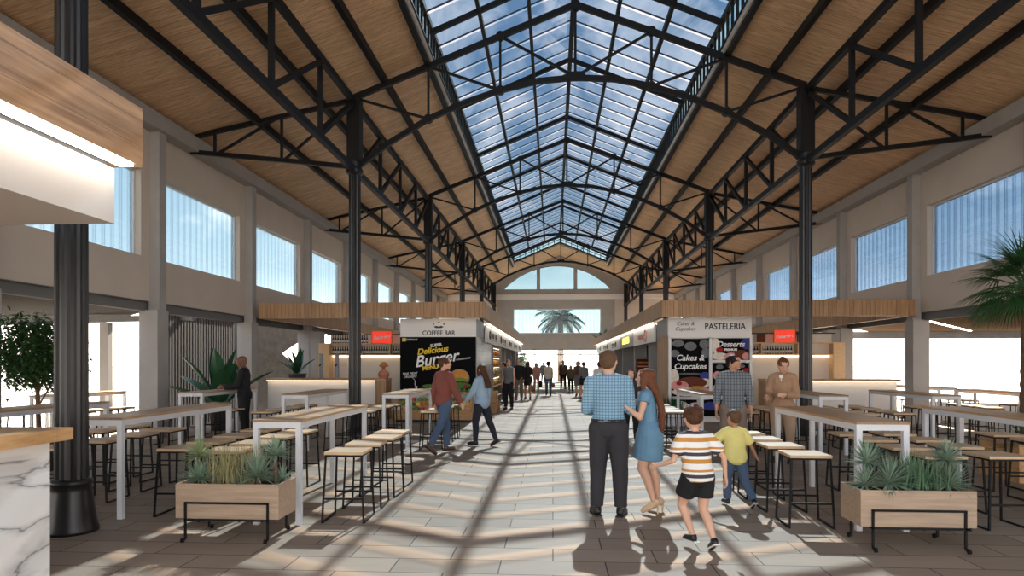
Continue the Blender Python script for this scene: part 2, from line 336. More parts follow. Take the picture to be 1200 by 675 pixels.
# ---------------------------------------------------------------- shell
WL, WR = NX - 9.35, NX + 9.35       # inner wall faces
YB, YE = -5.0, 52.0                 # back and end of the hall
struct(bx('floor', M['floor'], None, WL-.6, WR+.6, YB, YE+.4, -.1, 0))
M['pave'] = simple('pale_paving', col(186, 182, 176), .9, 0, .08, 1)
struct(bx('ground', M['pave'], None, -220, 220, -60, 320, -.3, -.1))
PIL = [5.1 + 4.4*k for k in range(-2, 11)]
for side, xw, s in (('left', WL, -1), ('right', WR, 1)):
    mb = MB(); xo = xw + s*.25; a, b = min(xw, xo), max(xw, xo)
    mb.box(a, b, YB, YE, 3.0, 3.95).box(a, b, YB, YE, 5.8, 7.05)
    for p in PIL: mb.box(a, b, p-.5, p+.1, 3.95, 5.8)
    struct(mb.build('wall_'+side, M['plaster']))
    # concrete cornice under the eaves and steel lintel beam over the openings
    c0, c1 = sorted((xw - s*.32, xw + s*.25))
    struct(bx('trim_%d' % (1 if s < 0 else 2), M['concrete'], None, c0, c1, YB, YE, 6.72, 7.06))
    mb = MB(); l0, l1 = sorted((xw + s*.02, xw + s*.22)); mb.box(l0, l1, YB, YE, 2.98, 3.02)
    mb.box(*sorted((xw+s*.10, xw+s*.14)), YB, YE, 2.82, 2.98).box(l0, l1, YB, YE, 2.78, 2.82)
    struct(mb.build('trim_%d' % (3 if s < 0 else 4), M['concrete_dark']))
    for i, p in enumerate(PIL):
        mb = MB(); u0, u1 = sorted((xw - s*.22, xw + s*.02)); mb.box(u0, u1, p-.2, p+.06, 2.8, 6.75)
        q0, q1 = sorted((xw - s*.26, xw + s*.16)); mb.box(q0, q1, p-.33, p+.08, 0, 2.8)
        struct(mb.build('trim_%d' % (10 + i + (20 if s > 0 else 0)), M['concrete']))
    for i in range(len(PIL)-1):
        y0, y1 = PIL[i]+.1, PIL[i+1]-.5; n = i+1 + (20 if s > 0 else 0)
        r = thing('window_%d' % n, None, None); struct(r)
        mid = xw + s*.16
        g = MB().box(*sorted((mid, mid+s*.008)), y0, y1, 3.95, 5.8).build('window_pane', M['ribbed_glass'] if s < 0 else M['ribbed_glass_blue'], r)
        f = MB()
        for (ya, yb, za, zb) in ((y0, y1, 3.95, 3.99), (y0, y1, 5.76, 5.8), (y0, y0+.05, 3.99, 5.76), (y1-.05, y1, 3.99, 5.76)):
            f.box(*sorted((mid-s*.03, mid+s*.05)), ya, yb, za, zb)
        f.build('window_frame', M['white_metal'], r)
# roof deck (two slopes a side)
DECK = [(3.42, 8.82), (5.22, 8.17), (9.6, 7.02)]
def deckz(w_):
    for (a, za), (b, zb) in zip(DECK, DECK[1:]):
        if w_ <= b: return za + (zb-za)*(w_-a)/(b-a)
for s in (-1, 1):
    mb = MB(); mb.prism([(w_, z) for w_, z in DECK] + [(w_, z+.18) for w_, z in reversed(DECK)], (NX, YB, 0), (s, 0, 0), (0, 0, 1), (0, 47.5-YB, 0))
    struct(mb.build('ceiling', M['ceiling_wood']))
    # wooden upstand/fascia along the skylight opening
    mb = MB(); a, b = sorted((NX+s*3.36, NX+s*3.42)); mb.box(a, b, YB, 47.5, 8.72, 8.86)
    struct(mb.build('trim_%d' % (51 if s < 0 else 52), M['plaster']))
# wooden gabled roof of the last bay
mb = MB(); P = [(-9.6, 7.02), (-5.22, 8.17), (0, 10.25), (5.22, 8.17), (9.6, 7.02)]
mb.prism(P + [(x, z+.2) for x, z in reversed(P)], (NX, 47.5, 0), (1, 0, 0), (0, 0, 1), (0, YE+.3-47.5, 0))
struct(mb.build('ceiling', M['ceiling_wood']))
# ---------------------------------------------------------------- end wall with arch windows
def arcz(x, half=4.3, z0=7.54, rise=1.9):
    R = (half*half + rise*rise)/(2*rise); return z0 + rise - R + math.sqrt(max(0, R*R - x*x))
mb = MB(); t = (0, .35, 0); o = (NX-.2, YE, 0); A = (1, 0, 0); B = (0, 0, 1)
mb.box(NX-9.6, NX-3.1-.6, YE, YE+.35, 0, 6.9); mb.box(NX+3.1+.2, NX+9.6, YE, YE+.35, 0, 6.9)
mb.box(NX-3.7, NX+3.3, YE, YE+.35, 2.75, 3.98); mb.box(NX-3.7, NX+3.3, YE, YE+.35, 5.95, 6.9)
mb.box(NX-9.6, NX+9.6, YE, YE+.35, 6.9, 7.54)
xs = [-4.3 + 8.6*i/32 for i in range(33)]
for i in range(32):          # tympanum above the arch, following the gable
    a, b = xs[i], xs[i+1]
    top = lambda x: 10.6 - .395*abs(x+.0)
    mb.prism([(a, arcz(a)), (b, arcz(b)), (b, max(top(b), arcz(b)+.02)), (a, max(top(a), arcz(a)+.02))], o, A, B, t)
mb.prism([(-9.4, 7.54), (-4.3, 7.54), (-4.3, 8.9), (-9.4, 7.54)][:3], o, A, B, t); mb.prism([(9.4, 7.54), (4.3, 8.9), (4.3, 7.54)], o, A, B, t)
mb.box(NX-.2-1.62, NX-.2-1.34, YE, YE+.35, 7.54, 9.3); mb.box(NX-.2+1.34, NX-.2+1.62, YE, YE+.35, 7.54, 9.3)
struct(mb.build('wall_end', M['concrete']))
struct(bx('trim_61', M['white'], None, NX-9.5, NX+9.5, YE-.12, YE, 6.72, 7.12))
mb = MB(); mb.box(NX-9.5, NX-5.0, YE-.06, YE, 2.9, 6.72); mb.box(NX+4.4, NX+9.5, YE-.06, YE, 2.9, 6.72)
struct(mb.build('trim_62', M['plaster']))
r = struct(thing('window_61', None, None)); 
mb = MB(); mb.prism([(-4.3, 7.54)] + [(x, arcz(x)) for x in xs[1:-1]] + [(4.3, 7.54)], (NX-.2, YE+.2, 0), A, B, (0, .01, 0)).build('window_pane', M['tint_glass'], r)
mb = MB()
for i in range(32): mb.prism([(xs[i], arcz(xs[i])-.06), (xs[i+1], arcz(xs[i+1])-.06), (xs[i+1], arcz(xs[i+1])), (xs[i], arcz(xs[i]))], (NX-.2, YE+.15, 0), A, B, (0, .08, 0))
mb.build('window_frame', M['concrete_dark'], r)
r = struct(thing('window_62', None, None))
MB().box(NX-3.7, NX+3.3, YE+.15, YE+.16, 3.98, 5.95).build('window_pane', M['ribbed_end'], r)
mb = MB().box(NX-3.7, NX+3.3, YE+.1, YE+.2, 3.98, 4.04).box(NX-3.7, NX+3.3, YE+.1, YE+.2, 5.9, 5.95).box(NX-3.7, NX-3.64, YE+.1, YE+.2, 4.04, 5.9).box(NX+3.24, NX+3.3, YE+.1, YE+.2, 4.04, 5.9)
mb.build('window_frame', M['white_metal'], r)
r = struct(thing('door_1', None, None))
MB().box(NX-3.7, NX+3.3, YE+.15, YE+.16, .05, 2.75).build('door_pane', M['clear_glass'], r)
mb = MB().box(NX-3.7, NX+3.3, YE+.1, YE+.22, 2.25, 2.33).box(NX-3.7, NX+3.3, YE+.1, YE+.22, 2.66, 2.75).box(NX-3.7, NX+3.3, YE+.1, YE+.22, .0, .06)
for x in (-3.7, -2.0, 1.65, 3.24): mb.box(NX+x, NX+x+.06, YE+.1, YE+.22, 0, 2.75)
mb.build('door_frame', M['concrete_dark'], r)

# ---------------------------------------------------------------- skylight
EV, RG = (3.38, 9.5), (0, 10.9)
sky = thing('skylight', 'long pitched skylight of blue tinted glass along the ridge of the hall', 'skylight')
def gz(w_): return RG[1] + (EV[1]-RG[1])*w_/EV[0]
YS = [-5.5, -3.15, 6.0, 15.15, 24.3, 33.45, 42.6, 47.5]
rest = MB()
for s in (-1, 1):
    for y0, y1 in zip(YS, YS[1:]):
        mb = MB(); x0, x1 = NX, NX + s*EV[0]
        mb.add([(x0, y0, RG[1]), (x1, y0, EV[1]), (x1, y1, EV[1]), (x0, y1, RG[1])], [(0, 1, 2, 3)])
        mb.build('glass_roof', M['roof_glass'], sky)
        mb = MB(); k = math.ceil(y0/.8)
        while k*.8 < y1:
            y = k*.8; mb.bar((x0, y, RG[1]+.02), (x1, y, EV[1]+.02), .03, .03); k += 1
        mb.build('glazing_muntin', M['bar'], sky)
        c = MB().box(*sorted((NX+s*3.39, NX+s*3.40)), y0, y1, 8.88, 9.5).build('side_glass', M['tint_glass'], sky)
        n = int((y1-y0)/.38)
        for i in range(n):
            yy = y0+(y1-y0)*i/n
            if y0 in (6.0, 15.15): MB().box(*sorted((NX+s*3.35, NX+s*3.41)), yy-.02, yy+.02, 8.9, 9.46).build('side_muntin', M['steel'], sky)
            else: rest.box(*sorted((NX+s*3.35, NX+s*3.41)), yy-.02, yy+.02, 8.9, 9.46)
    for w_ in (1.1, 2.25): MB().bar((NX+s*w_, YS[0], gz(w_)-.05), (NX+s*w_, YS[-1], gz(w_)-.05), .09, .12).build('purlin', M['steel'], sky)
    MB().box(*sorted((NX+s*3.33, NX+s*3.44)), YS[0], YS[-1], 9.46, 9.58).build('eaves_beam', M['steel'], sky)
    MB().box(*sorted((NX+s*3.33, NX+s*3.44)), YS[0], YS[-1], 8.86, 8.9).build('sill_beam', M['steel'], sky)
MB().bar((NX, YS[0], RG[1]-.05), (NX, YS[-1], RG[1]-.05), .12, .14).build('ridge_beam', M['steel'], sky)
for y in [6.0-4.575, 6, 10.575, 15.15, 19.725, 24.3, 28.875, 33.45, 38.0, 42.6, 47.45]:
    mb = MB()
    for s in (-1, 1): mb.bar((NX, y, RG[1]-.06), (NX+s*EV[0], y, EV[1]-.06), .08, .12)
    mb.build('rafter', M['steel'], sky)
rest.build('side_muntin_rest', M['steel'], sky)['kind'] = 'stuff'
# end gable glazing
mb = MB().prism([(-3.38, 9.05), (0, 10.45), (3.38, 9.05), (3.38, 9.5), (0, 10.9), (-3.38, 9.5)], (NX, 47.44, 0), A, B, (0, .01, 0)).build('gable_glass', M['tint_glass'], sky)
mb = MB()
for i in range(-8, 9):
    w_ = abs(i)*.42; mb.box(NX+i*.42-.025, NX+i*.42+.025, 47.4, 47.5, gz(w_)-.46, gz(w_))
for s in (-1, 1): mb.bar((NX, 47.45, 10.43), (NX+s*3.38, 47.45, 9.03), .08, .08); mb.bar((NX, 47.45, 10.66), (NX+s*3.38, 47.45, 9.26), .05, .04)
mb.build('gable_muntin', M['steel'], sky)
# deck purlins running the length of the hall
n = 0
for s in (-1, 1):
    for w_, nm in ((3.46, 'nearest the skylight'), (4.5, 'inside the column row'), (6.05, 'outside the column row'), (7.6, 'nearest the side wall')):
        o = MB().bar((NX+s*w_, YB+.1, deckz(w_)-.09), (NX+s*w_, 47.4, deckz(w_)-.09), .12, .17).build('roof_purlin', M['steel'])
        tag(o, 'long black purlin under the %s wooden roof, %s' % ('left' if s < 0 else 'right', nm), 'beam', 'long purlins under the wooden roof')
# ---------------------------------------------------------------- columns
COLY = [6.06, 15.15, 24.3, 33.45, 42.6, 51.6]
cn = {6.06: 'beside the camera', 15.15: 'at the near end of the kiosks', 24.3: 'second beyond the kiosk fronts', 33.45: 'third beyond the kiosk fronts', 42.6: 'last but one before the end wall', 51.6: 'against the end wall'}
proto = None
for s in (-1, 1):
    for y in COLY:
        sd = 'left' if s < 0 else 'right'
        lab = {6.06: 'thick fluted black iron column with flared base, %s, closest to the viewer', 15.15: 'slim looking black iron column on the %s, standing in front of the long wooden fascia',
               24.3: 'black iron column of the %s row, first one rising behind the wooden fascia', 33.45: 'black iron column of the %s row, second one rising behind the wooden fascia',
               42.6: 'black iron column of the %s row, third one rising behind the wooden fascia', 51.6: 'black iron column of the %s row, up against the far end wall'}[y] % sd
        if proto is None:
            proto = thing('iron_column', lab, 'column', (NX+s*5.22, y, 0), 0, 'iron columns of the nave')
            MB().lathe((0, 0, 0), [(.235, 0), (.235, .03), (.215, .1), (.175, .4), (.17, .46), (.182, .47), (.182, .5), (.16, .52)], 32).build('base', M['iron'], proto, True)
            MB().lathe((0, 0, 0), [(.145, .52), (.138, 6.1)], 32, .09).build('shaft', M['iron'], proto)
            MB().lathe((0, 0, 0), [(.15, 6.1), (.2, 6.15), (.2, 6.22), (.165, 6.28), (.165, 6.4)], 24).build('collar', M['iron'], proto)
            MB().box(-.15, .15, -.15, .15, 6.4, 7.88).build('post', M['steel'], proto)
        else: dup(proto, (NX+s*5.22, y, 0), 0, lab)
# ---------------------------------------------------------------- cross trusses
ARC = [(5.22, 6.25), (4.4, 6.85), (3.45, 7.4), (2.6, 7.76), (1.75, 8.03), (.9, 8.22), (0, 8.28)]
def arz(w_):
    for (b, zb), (a, za) in zip(ARC, ARC[1:]):
        if a <= w_ <= b: return za + (zb-za)*(w_-a)/(b-a)
def tcz(w_): return 9.98 - (9.98-7.95)*w_/5.22 if w_ <= 5.22 else 7.95 - (7.95-7.08)*(w_-5.22)/(9.3-5.22)
def obz(w_): return 6.3 + (6.75-6.3)*(w_-5.22)/(9.3-5.22)
def mktruss(y, lab):
    t = thing('roof_truss', lab, 'truss', (NX, y, 0), 0, 'steel cross trusses under the roof')
    for s in (-1, 1):
        MB().bar((0, 0, 9.98), (s*5.22, 0, 7.95), .10, .13).build('top_chord', M['steel'], t)
        MB().bar((s*5.22, 0, 7.9), (s*9.2, 0, tcz(9.2)), .09, .1).build('outer_top_chord', M['steel'], t)
        MB().bar((s*5.22, 0, 6.3), (s*9.25, 0, obz(9.25)), .09, .1).build('outer_bottom_chord', M['steel'], t)
        mb = MB()
        for (a, za), (b, zb) in zip(ARC, ARC[1:]): mb.bar((s*a, 0, za), (s*b, 0, zb), .10, .12)
        mb.build('arched_bottom_chord', M['steel'], t)
        for a, za, b, zb in ((3.45, tcz(3.45), 3.45, arz(3.45)), (1.75, tcz(1.75), 1.75, arz(1.75)),
                             (5.1, 7.9, 3.45, arz(3.45)), (3.45, tcz(3.45), 1.75, arz(1.75)), (1.75, tcz(1.75), 0, 8.3),
                             (7.0, tcz(7.0), 7.0, obz(7.0)), (8.65, tcz(8.65), 8.65, obz(8.65)), (7.0, tcz(7.0), 8.6, obz(8.6)), (5.3, 7.85, 6.95, obz(6.95))):
            MB().bar((s*a, 0, za), (s*b, 0, zb), .055, .055).build('strut', M['steel'], t)
        for a, z in ((3.45, tcz(3.45)), (1.75, tcz(1.75)), (3.45, arz(3.45)), (1.75, arz(1.75))):
            MB().loft([(s*a, -.07, z), (s*a, .07, z)], [.1, .1], 10).build('node_plate', M['steel'], t)
    MB().bar((0, 0, 9.95), (0, 0, 8.28), .06, .06).build('strut', M['steel'], t)
    MB().box(-.22, .22, -.07, .07, 8.22, 8.4).build('node_plate', M['steel'], t)
    MB().loft([(0, -.07, 9.95), (0, .07, 9.95)], [.12, .12], 10).build('node_plate', M['steel'], t)
    return t
TL = {6.06: 'above the viewer', 15.15: 'first whole truss ahead, over the two nearest columns', 24.3: 'second whole truss ahead', 33.45: 'third whole truss ahead', 42.6: 'fourth whole truss ahead', 51.6: 'last truss, in front of the arched end window'}
pt = None
for y in COLY[:-1]:
    lab = 'black roof truss with arched bottom chord, ' + TL[y]
    if y > 51: y = 51.7
    if pt is None: pt = mktruss(y, lab)
    else: dup(pt, (NX, y, 0), 0, lab)
# longitudinal lattice girders on the column rows
def mkgirder():
    t = thing('lattice_girder', 'x', 'girder', (0, 0, 0), 0, 'lattice girders along the column rows')
    Lg = 9.15
    MB().bar((0, .15, 7.82), (0, Lg-.15, 7.82), .12, .14).build('top_chord', M['steel'], t)
    MB().bar((0, .15, 6.22), (0, Lg-.15, 6.22), .12, .14).build('bottom_chord', M['steel'], t)
    for k in range(4):
        y0, y1 = max(.16, Lg*k/4), min(Lg-.16, Lg*(k+1)/4)
        if k: MB().bar((0, y0, 7.8), (0, y0, 6.25), .09, .09).build('post', M['steel'], t)
        MB().bar((0, y1, 7.75), (0, y0, 6.27), .09, .09).build('diagonal', M['steel'], t)
    return t
pg = None
GY = [-3.15, 6.0, 15.15, 24.3, 33.45, 42.6]
for s in (-1, 1):
    for i, y in enumerate(GY):
        lab = 'black lattice girder along the %s column row, %s' % ('left' if s < 0 else 'right', ['bay overhead of the viewer', 'bay before the first full column', 'bay just past the first full column', 'second bay over the kiosks', 'third bay over the kiosks', 'bay reaching the end wall'][i])
        if pg is None: pg = mkgirder(); pg.location = (NX+s*5.22, y, 0); pg['label'] = lab
        else: dup(pg, (NX+s*5.22, y, 0), 0, lab)
# ---------------------------------------------------------------- terraces outside the side openings
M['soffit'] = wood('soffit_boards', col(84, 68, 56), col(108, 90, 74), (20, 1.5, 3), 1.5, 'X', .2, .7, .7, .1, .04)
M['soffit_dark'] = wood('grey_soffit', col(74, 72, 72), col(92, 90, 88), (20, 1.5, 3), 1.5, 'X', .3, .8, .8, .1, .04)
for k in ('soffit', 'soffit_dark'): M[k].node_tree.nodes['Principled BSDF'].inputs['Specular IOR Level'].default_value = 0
for s, nm in ((-1, 'left'), (1, 'right')):
    xw = NX + s*9.6
    r = thing('terrace_canopy', 'flat %s terrace roof seen through the openings of the %s wall' % ('grey' if s < 0 else 'wooden', nm), 'canopy')
    poly = [(-9.45, -4), (-9.45, 15.2), (-15.6, 21.6), (-20, 22.5), (-20, -4)] if s < 0 else [(10.55, -4), (10.55, 24.6), (17.2, 34.5), (26, 30), (26, -4)]
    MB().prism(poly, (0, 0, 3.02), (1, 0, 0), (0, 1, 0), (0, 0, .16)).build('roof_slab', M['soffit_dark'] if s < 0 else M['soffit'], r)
    if s < 0: MB().bar((-15.8, 18, 2.86), (-9.6, 16.8, 2.86), .16, .16).bar((-15.8, 18, 2.86), (-20, 18.6, 2.86), .16, .16).build('edge_beam', M['concrete_dark'], r)
    else: MB().bar((10.7, 29.5, 2.86), (25.5, 29.5, 2.86), .2, .3).build('edge_beam', M['concrete_dark'], r)
    for yy in (2, 10): MB().box(*sorted((s*18.5, s*18.8)), yy, yy+.25, -.1, 3.02).build('post', M['concrete'], r)
    MB().box(*sorted((s*12.5, s*12.75)), 17.5 if s < 0 else 29.4, 17.7 if s < 0 else 29.6, -.1, 2.78 if s < 0 else 2.71).build('post', M['concrete'], r)
    if s > 0:
        MB().bar((12.0, 21.7, 3.01), (17.8, 28.9, 3.01), .12, .02).build('led_strip', M['led'], r)
t = thing('corrugated_screen', 'tall grey corrugated metal screen outside the left wall, behind the broad-leaved plant', 'screen', (NX-10.5, 15.9, -.1))
mb = MB()
for i in range(28):
    y = i*.14; mb.box(-.04, 0, y, y+.07, 0, 3.02); mb.box(-.1, -.06, y+.07, y+.14, 0, 3.02)
mb.build('sheet', M['screen_grey'], t); bx('rail', M['screen_grey'], t, -.12, .02, 0, 3.92, 3.02, 3.1)
t = thing('concrete_stair', 'dark concrete stair flight outside the left wall, seen from below', 'stair', (NX-10.4, 0, 0))
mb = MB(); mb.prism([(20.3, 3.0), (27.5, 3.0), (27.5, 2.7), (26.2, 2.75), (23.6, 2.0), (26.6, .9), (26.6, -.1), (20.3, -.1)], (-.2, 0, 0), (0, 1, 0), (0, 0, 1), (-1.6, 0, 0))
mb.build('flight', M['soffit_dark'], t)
MB().box(-2.3, -.2, 20.3, 27.5, 3.0, 3.15).build('landing', M['concrete'], t)

# ---------------------------------------------------------------- near stall, left foreground
M['black'] = simple('black', col(18, 18, 20), .5)
M['ink'] = simple('dark_ink', col(46, 46, 50), .6)
t = thing('food_stall', 'marble and wood food stall counter with lit white sign box, cut by the left edge', 'stall', (0, 0, 0))
bx('counter_top', M['counter_wood'], t, -5.2, -3.6, .6, 4.66, 1.075, 1.165)
bx('counter_base', M['marble'], t, -5.1, -3.72, .7, 4.58, 0, 1.075)
bx('kickboard', M['black'], t, -5.05, -3.70, .75, 4.5, 0, .05)
bx('fascia', M['board_wood'], t, -2.79, -2.69, .2, 4.10, 2.935, 3.315)
bx('fascia', M['board_wood'], t, -6.2, -2.79, 4.0, 4.10, 2.935, 3.315)
bx('canopy_deck', M['white'], t, -6.2, -2.79, .2, 4.0, 2.98, 3.06)
bx('sign_box', M['box_white'], t, -6.0, -2.80, .4, 3.98, 2.54, 2.89)
bx('light_strip', M['led'], t, -2.79, -2.70, .4, 4.02, 2.915, 2.935)
bx('shadow_gap', M['black'], t, -6.0, -2.83, .4, 3.95, 2.89, 2.98)
bx('back_panel', M['white'], t, -6.2, -6.05, .4, 4.0, 0, 2.98)
text('lettering', 'N ALLIER', .034, M['ink'], t, (-2.793, 2.93, 2.63), (PI/2, 0, PI/2))
l = bpy.data.lights.new('stall_light', 'AREA'); l.shape = 'RECTANGLE'; l.size = .05; l.size_y = 3.4; l.energy = 2; l.color = (1, .9, .76)
lo = bpy.data.objects.new('stall_light', l); C.objects.link(lo); lo.location = (-2.74, 2.2, 2.91); lo.rotation_euler = (0, math.radians(20), 0)

# ---------------------------------------------------------------- kiosk rows
FZ0, FZ1 = 2.9, 3.34; KX = 2.42; KY0, KYL, KYR = 17.9, 43.6, 48.5
def ring(nm, x0, x1, y0, y1, lab):
    t = thing('canopy_ring', lab, 'canopy')
    bx('front_fascia', M['slat_wood'], t, x0, x1, y0, y0+.12, FZ0, FZ1)
    bx('back_fascia', M['slat_wood'], t, x0, x1, y1-.12, y1, FZ0, FZ1)
    bx('side_fascia', M['slat_wood'], t, x0, x0+.12, y0+.12, y1-.12, FZ0, FZ1)
    bx('side_fascia', M['slat_wood'], t, x1-.12, x1, y0+.12, y1-.12, FZ0, FZ1)
    return t
rl = ring('l', NX-8.85, NX-KX, KY0, KYL, 'long slatted wooden fascia ring over the left kiosks with coffee bar')
rr = ring('r', NX+KX, NX+9.1, KY0-.05, KYR, 'long slatted wooden fascia ring over the right kiosks with pastry shop')
def kiosk(s, x0, x1, lab, roofend, name):
    """boxes of a kiosk row: front block, side soffit and the dividing piers; s = side of the aisle"""
    t = thing(name, lab, 'kiosk')
    inner = x1 if s < 0 else x0
    bx('front_block', M['white'], t, x0, x1, 18.55, 20.3, 0, 2.92)
    bx('ceiling_panel', M['white'], t, *sorted((inner, inner + s*2.3)), 20.3, roofend-.3, 2.84, 2.9)
    bx('back_partition', M['white'], t, *sorted((inner + s*2.15, inner + s*2.3)), 20.3, roofend-.3, 0, 2.84)
    for i, y in enumerate([22.9, 27.0, 31.5, 36, 40.5, roofend-.5]):
        bx('pier', M['grey_panel'], t, *sorted((inner + s*.12, inner + s*2.1)), y, y+.25, 0, 2.84)
    return t
kl = kiosk(-1, NX-2.72-2.2, NX-2.72, 'white coffee bar kiosk with black burger board, left of the aisle', KYL, 'coffee_kiosk')
kr = kiosk(1, NX+2.72, NX+2.72+2.3, 'white pastry kiosk with cake posters, right of the aisle', KYR, 'pastry_kiosk')
LX = NX-2.72-1.1; RX = NX+2.72+1.15
# coffee kiosk skins
bx('tiled_side', M['tile'], kl, NX-2.72, NX-2.70, 18.55, 22.9, 0, 2.4)
bx('tiled_side', M['tile'], kl, NX-2.80, NX-2.72, 20.3, 22.9, 0, 2.4)
bx('top_band', M['grey_panel'], kl, NX-2.72, NX-2.69, 18.55, 20.3, 2.4, 2.9)
bx('sign_panel', M['white'], kl, LX-1.1, LX+1.1, 18.5, 18.55, 2.39, 2.9)
text('lettering', 'COFFEE BAR', .185, M['ink'], kl, (LX+.02, 18.495, 2.5), off=.003, width=.92)
mb = MB(); mb.prism([(-.15, .0), (-.08, -.045), (.08, -.045), (.15, 0), (.06, .02), (0, -.005), (-.06, .02)], (LX+.02, 18.494, 2.69), (1, 0, 0), (0, 0, 1), (0, -.006, 0))
mb.prism([(-.05, 0), (.05, 0), (.03, .03), (-.03, .03)], (LX+.02, 18.494, 2.79), (1, 0, 0), (0, 0, 1), (0, -.006, 0))
for k in (-1, 1): mb.prism([(-.02, -.02), (.02, -.02), (.025, .02), (-.015, .02)], (LX+.02+k*.15, 18.494, 2.76), (1, 0, 0), (0, 0, 1), (0, -.006, 0))
mb.build('cup_emblem', M['ink'], kl)
# burger board
M['board'] = simple('black_board', col(17, 17, 19), .7, 0, .2, spec=.05)
M['yellow'] = simple('yellow_print', col(232, 196, 40), .6)
M['chalk'] = simple('white_print', col(236, 234, 230), .6)
b = thing('menu_board', 'black burger menu board with white and yellow brush lettering', 'sign', (LX, 18.5, 1.63))
bx('panel', M['board'], b, -1.1, 1.1, -.03, 0, -.76, .76)
yy = -.034
text('lettering', 'Burger', .46, M['chalk'], b, (-.06, yy, .12), (PI/2, -.16, 0), .35, off=.006, width=1.0)
text('lettering', 'Delicious', .24, M['yellow'], b, (-.16, yy, .37), (PI/2, -.12, 0), .3, off=.006)
text('lettering', 'SUPER', .12, M['chalk'], b, (-.05, yy, .52), (PI/2, -.12, 0), off=.003)
text('lettering', 'MENU', .17, M['yellow'], b, (-.22, yy-.002, -.12), (PI/2, -.14, 0), off=.008)
text('lettering', 'COMPANY', .08, M['chalk'], b, (-.78, yy, .68))
text('lettering', 'CHEESEBURGER', .06, M['chalk'], b, (.74, yy, .13), (PI/2, -.14, 0))
text('lettering', 'FINE MEAT\nDELIVERY', .09, M['chalk'], b, (-.80, yy, -.34), (PI/2, -.06, 0))
mb = MB().box(-1.04, -.99, yy, yy+.003, .63, .73).box(-.97, -.93, yy, yy+.003, .63, .73); mb.build('emblem', M['yellow'], b)
mb = MB()
for i in range(6): a = i/5; mb.bar((-.76+.1*math.sin(a*3)*(1-a)+a*.1, yy, -.4-.24*a), (-.76+.1*math.sin((a+.2)*3)*(.8-a)+(a+.2)*.1, yy, -.4-.24*(a+.2)), .016, .006)
mb.prism([(-.04, .03), (.04, .05), (.01, -.06)], (-.63, yy, -.70), (1, 0, 0), (0, 0, 1), (0, .003, 0)); mb.build('arrow_print', M['chalk'], b)
def ell(mb, o, a, c, rx, rz, dy=-.003, seg=20, th=.003):
    mb.prism([(rx*math.cos(2*PI*k/seg), rz*math.sin(2*PI*k/seg)) for k in range(seg)], (a, dy, c), (1, 0, 0), (0, 0, 1), (0, th, 0))
PC = {k: simple('print_'+k, col(*v), .7, 0, .4, 13, spec=.1) for k, v in dict(green=(86, 120, 60), red=(176, 40, 44), bun=(206, 140, 72), pink=(226, 158, 150), cream=(238, 222, 206), blue=(70, 76, 150), brown=(112, 62, 44), grey=(120, 120, 122), leafg=(120, 150, 70), beef=(96, 50, 36)).items()}
def art(parent, items, name='print'):
    for k, (c, a, z, rx, rz) in enumerate(items):
        mb = MB(); ell(mb, None, a, z, rx, rz, -.034 - .0012*k); mb.build(name, PC[c], parent)
art(b, [('grey', .62, -.42, .30, .26), ('bun', .63, -.38, .26, .2), ('leafg', .6, -.5, .3, .09), ('beef', .62, -.56, .25, .05), ('green', .62, -.64, .34, .09), ('green', -.25, -.66, .22, .06), ('leafg', -.05, -.70, .2, .05), ('red', .42, -.68, .06, .05), ('red', .8, -.66, .07, .05)])
# pastry kiosk front: white frame with posters
bx('side_cladding', M['slat_wood'], kr, NX+2.70, NX+2.72, 18.55, 20.3, 0, 2.42)
bx('top_band', M['grey_panel'], kr, NX+2.69, NX+2.72, 18.55, 20.3, 2.42, 2.9)
bx('sign_panel', M['white'], kr, RX-1.15, RX+1.15, 18.5, 18.55, 2.42, 2.92)
text('lettering', 'PASTELERIA', .25, M['ink'], kr, (RX+.42, 18.495, 2.66), off=.004, width=.86)
text('lettering', 'Cakes &\nCupcakes', .145, M['ink'], kr, (RX-.68, 18.495, 2.67), shear=.3)
mb = MB()
for a in ((-1.15, -1.08, .1, 2.42), (1.08, 1.15, .1, 2.42), (-.03, .05, .62, 2.36), (-1.08, 1.08, 2.34, 2.42), (-1.08, 1.08, .62, .68), (.05, 1.08, 1.66, 1.72), (-1.15, 1.15, 0, .12)):
    mb.box(RX+a[0], RX+a[1], 18.42, 18.55, a[2], a[3])
mb.build('poster_frame', M['white'], kr)
def poster(x, z, w_, h, lab, lines, items):
    p = thing('cake_poster', lab, 'poster', (x, 18.505, z)); bx('panel', M['board'], p, -w_/2, w_/2, -.03, 0, -h/2, h/2)
    for k, (c, a, zz, rx, rz) in enumerate(items):
        mb = MB(); ax0, ax1 = max(-w_/2, a-rx), min(w_/2, a+rx)
        pts = []
        for q in range(20):
            u = a + rx*math.cos(2*PI*q/20); v_ = zz + rz*math.sin(2*PI*q/20)
            pts.append((max(-w_/2, min(w_/2, u)), max(-h/2, min(h/2, v_))))
        mb.prism(pts, (0, -.034-.0012*k, 0), (1, 0, 0), (0, 0, 1), (0, .002, 0)); mb.build('print', PC[c], p)
    for s_, sz, a, zz in lines: text('lettering', s_, sz, M['chalk'], p, (a, -.05, zz), shear=.25 if s_ != 'PREMIUM' else 0, off=.004)
    return p
